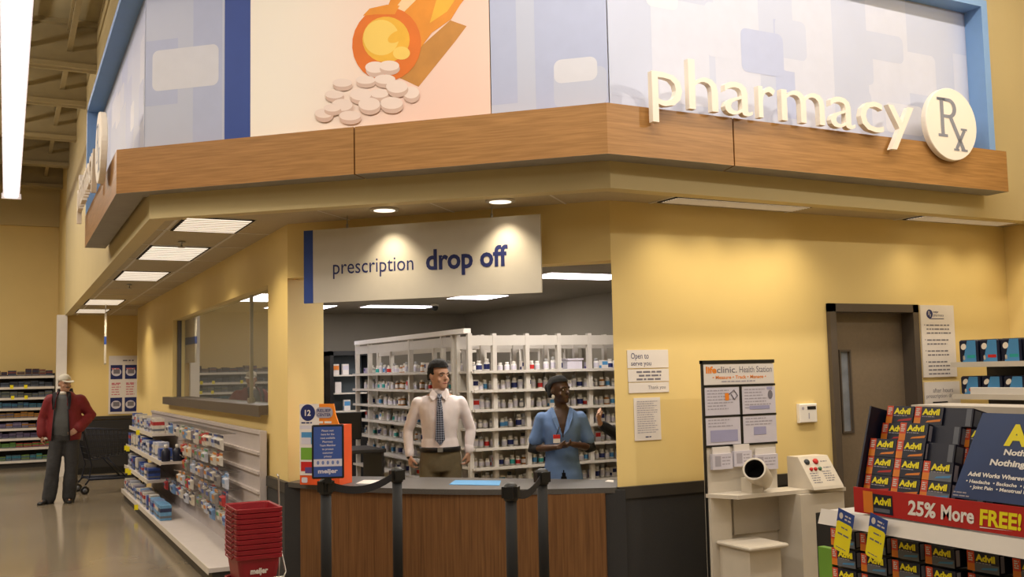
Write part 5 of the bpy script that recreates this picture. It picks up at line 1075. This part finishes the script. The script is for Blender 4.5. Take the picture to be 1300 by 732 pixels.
# ------------------------------------------------------------------ colleague behind the yellow wall, one raised hand in view
P4 = dict(shR=(-.168, .01, 1.425), elR=(-.26, -.08, 1.17), wrR=(-.265, -.335, 1.325), hdR=(.12, -.35, .9), hnR=(.6, .6, .2), curlR=.5,
          shL=(.168, .01, 1.425), elL=(.235, .03, 1.17), wrL=(.20, -.06, .95), hdL=(0, -.1, -1), hnL=(-1, 0, 0), curlL=.4,
          knR=(-.10, -.015, .49), anR=(-.10, .01, .085), toR=(-.11, -.13, .04), knL=(.10, -.015, .49), anL=(.10, .01, .085), toL=(.11, -.13, .04), arm=.95)
col, Hm, S = person('person', 'person in black sleeves mostly hidden by the yellow wall, one hand raised', (4.70, 6.90, 0), radians(-90), P4, sk1, dict(hair=hair1, lip=lip1), 1.70, slim=.96)
mb = MB(); mb.ellipse_rings(infl(TORSO, .012, .86, 1.52), 24)
for nm in 'RL': merge(mb, sleeve(P4, nm, .008, 1.85, .006))
remesh(mb, 'black_top', UNDER, col, .012, 3, .005, 9); mb = legs_mb(P4, .008, 1.06); remesh(mb, 'trousers', UNDER, col, .013, 2)
hairmesh(Hm, hair1, col, [(.06, .070, .055, .05), (.11, .078, .085, .028), (.15, .082, .100, .012), (.19, .078, .1, .004), (.225, .06, .08, .0), (.246, .03, .04, 0)], .004, lambda p: p.z < .178-max(0, p.y+.02)*.9 and p.y < .03)
for nm, s in (('R', -1), ('L', 1)): shoe(P4, nm, BLACK, col, s)
# ================================================================== LIGHT
w = bpy.data.worlds.new('world'); sc.world = w; w.use_nodes = True
bg = w.node_tree.nodes['Background']; bg.inputs[0].default_value = lin('FFE9C4'); bg.inputs[1].default_value = .12
def area(name, loc, rot, sx, sy, e, col='FFE6BE', spread=180):
    d = bpy.data.lights.new(name, 'AREA'); d.shape = 'RECTANGLE'; d.size = sx; d.size_y = sy; d.energy = e; d.color = lin(col)[:3]; d.spread = radians(spread)
    o = bpy.data.objects.new(name, d); C.objects.link(o); o.location = loc; o.rotation_euler = rot; return o
def spot(name, loc, tgt, e, ang, blend=.3, r=.05, col='FFEBC8'):
    d = bpy.data.lights.new(name, 'SPOT'); d.energy = e; d.spot_size = radians(ang); d.spot_blend = blend; d.shadow_soft_size = r; d.color = lin(col)[:3]
    o = bpy.data.objects.new(name, d); C.objects.link(o); o.location = loc; o.rotation_euler = (V(tgt)-V(loc)).to_track_quat('-Z', 'Y').to_euler(); return o
# rows of shop-floor ceiling lights, above the frame
for x, y, e in ((-3.5, 0, 130), (-3.5, 8, 210), (-2.6, 16.5, 330), (1.5, -2.5, 60), (5, 0, 45)): area('shop_light', (x, y, 5.6), (0, 0, 0), 1.2, 6, e, 'FFF3E6')
for y in (6, 14): area('ceiling_fill', (-1.6, y, 5.1), (pi, 0, 0), .5, 6, 170, 'FFF3E6')  # added upward fill that brightens the store ceiling, no fixture of its own
area('fascia_fill', (1.6, 3.4, 5.9), (radians(50), 0, radians(-30)), 4, .6, 40, 'FFF8F0', 130)  # unseen fill added to brighten the printed panels
area('row_light', (4.4, 3.95, 5.6), (0, 0, 0), 7.4, .14, 165, 'FFF3E6')
spot('letter_spot', (7.5, 1.2, 5.0), (5.0, 5.4, 3.75), 240, 60, .6, .08, 'FFF4E6')
# light from the soffit troffers onto the walls
for y in (7.95, 10.0, 12.3, 16.5, 18.7): spot('soffit_spot', (1.42, y, 2.86), (1.50, y, 0), 40, 128, .5, .12)
for x, y in ((2.434, 6.876), (3.069, 6.257)): spot('down_spot', (x, y, 2.87), (x+.05, y+.05, 0), 34, 100, .8, .05)
for x in (4.25, 4.65, 5.05, 5.4): spot('soffit_spot', (x, 5.70, 2.87), (x, 5.82, 0), 26, 126, 1, .1)
for x in (6.7, 7.2, 7.6): spot('soffit_spot', (x, 5.70, 2.87), (x, 5.82, 0), 18, 126, 1, .1)
# dispensary panels; the last two are unseen fills added to brighten the racks
for x, y, sx, sy, e in ((4.65, 12.65, .9, .4, 12), (4.9, 8.28, .9, .45, 20), (SWP.x+.2, SWP.y-.1, .5, .7, 14), (5.0, 10.9, .5, .6, 18), (3.5, 8.3, .6, .3, 20), (3.75, 7.0, .8, .3, 22)): area('dispensary_light_and_fill', (x, y, 2.58), (0, 0, 0), sx, sy, e, 'FFF4E6')
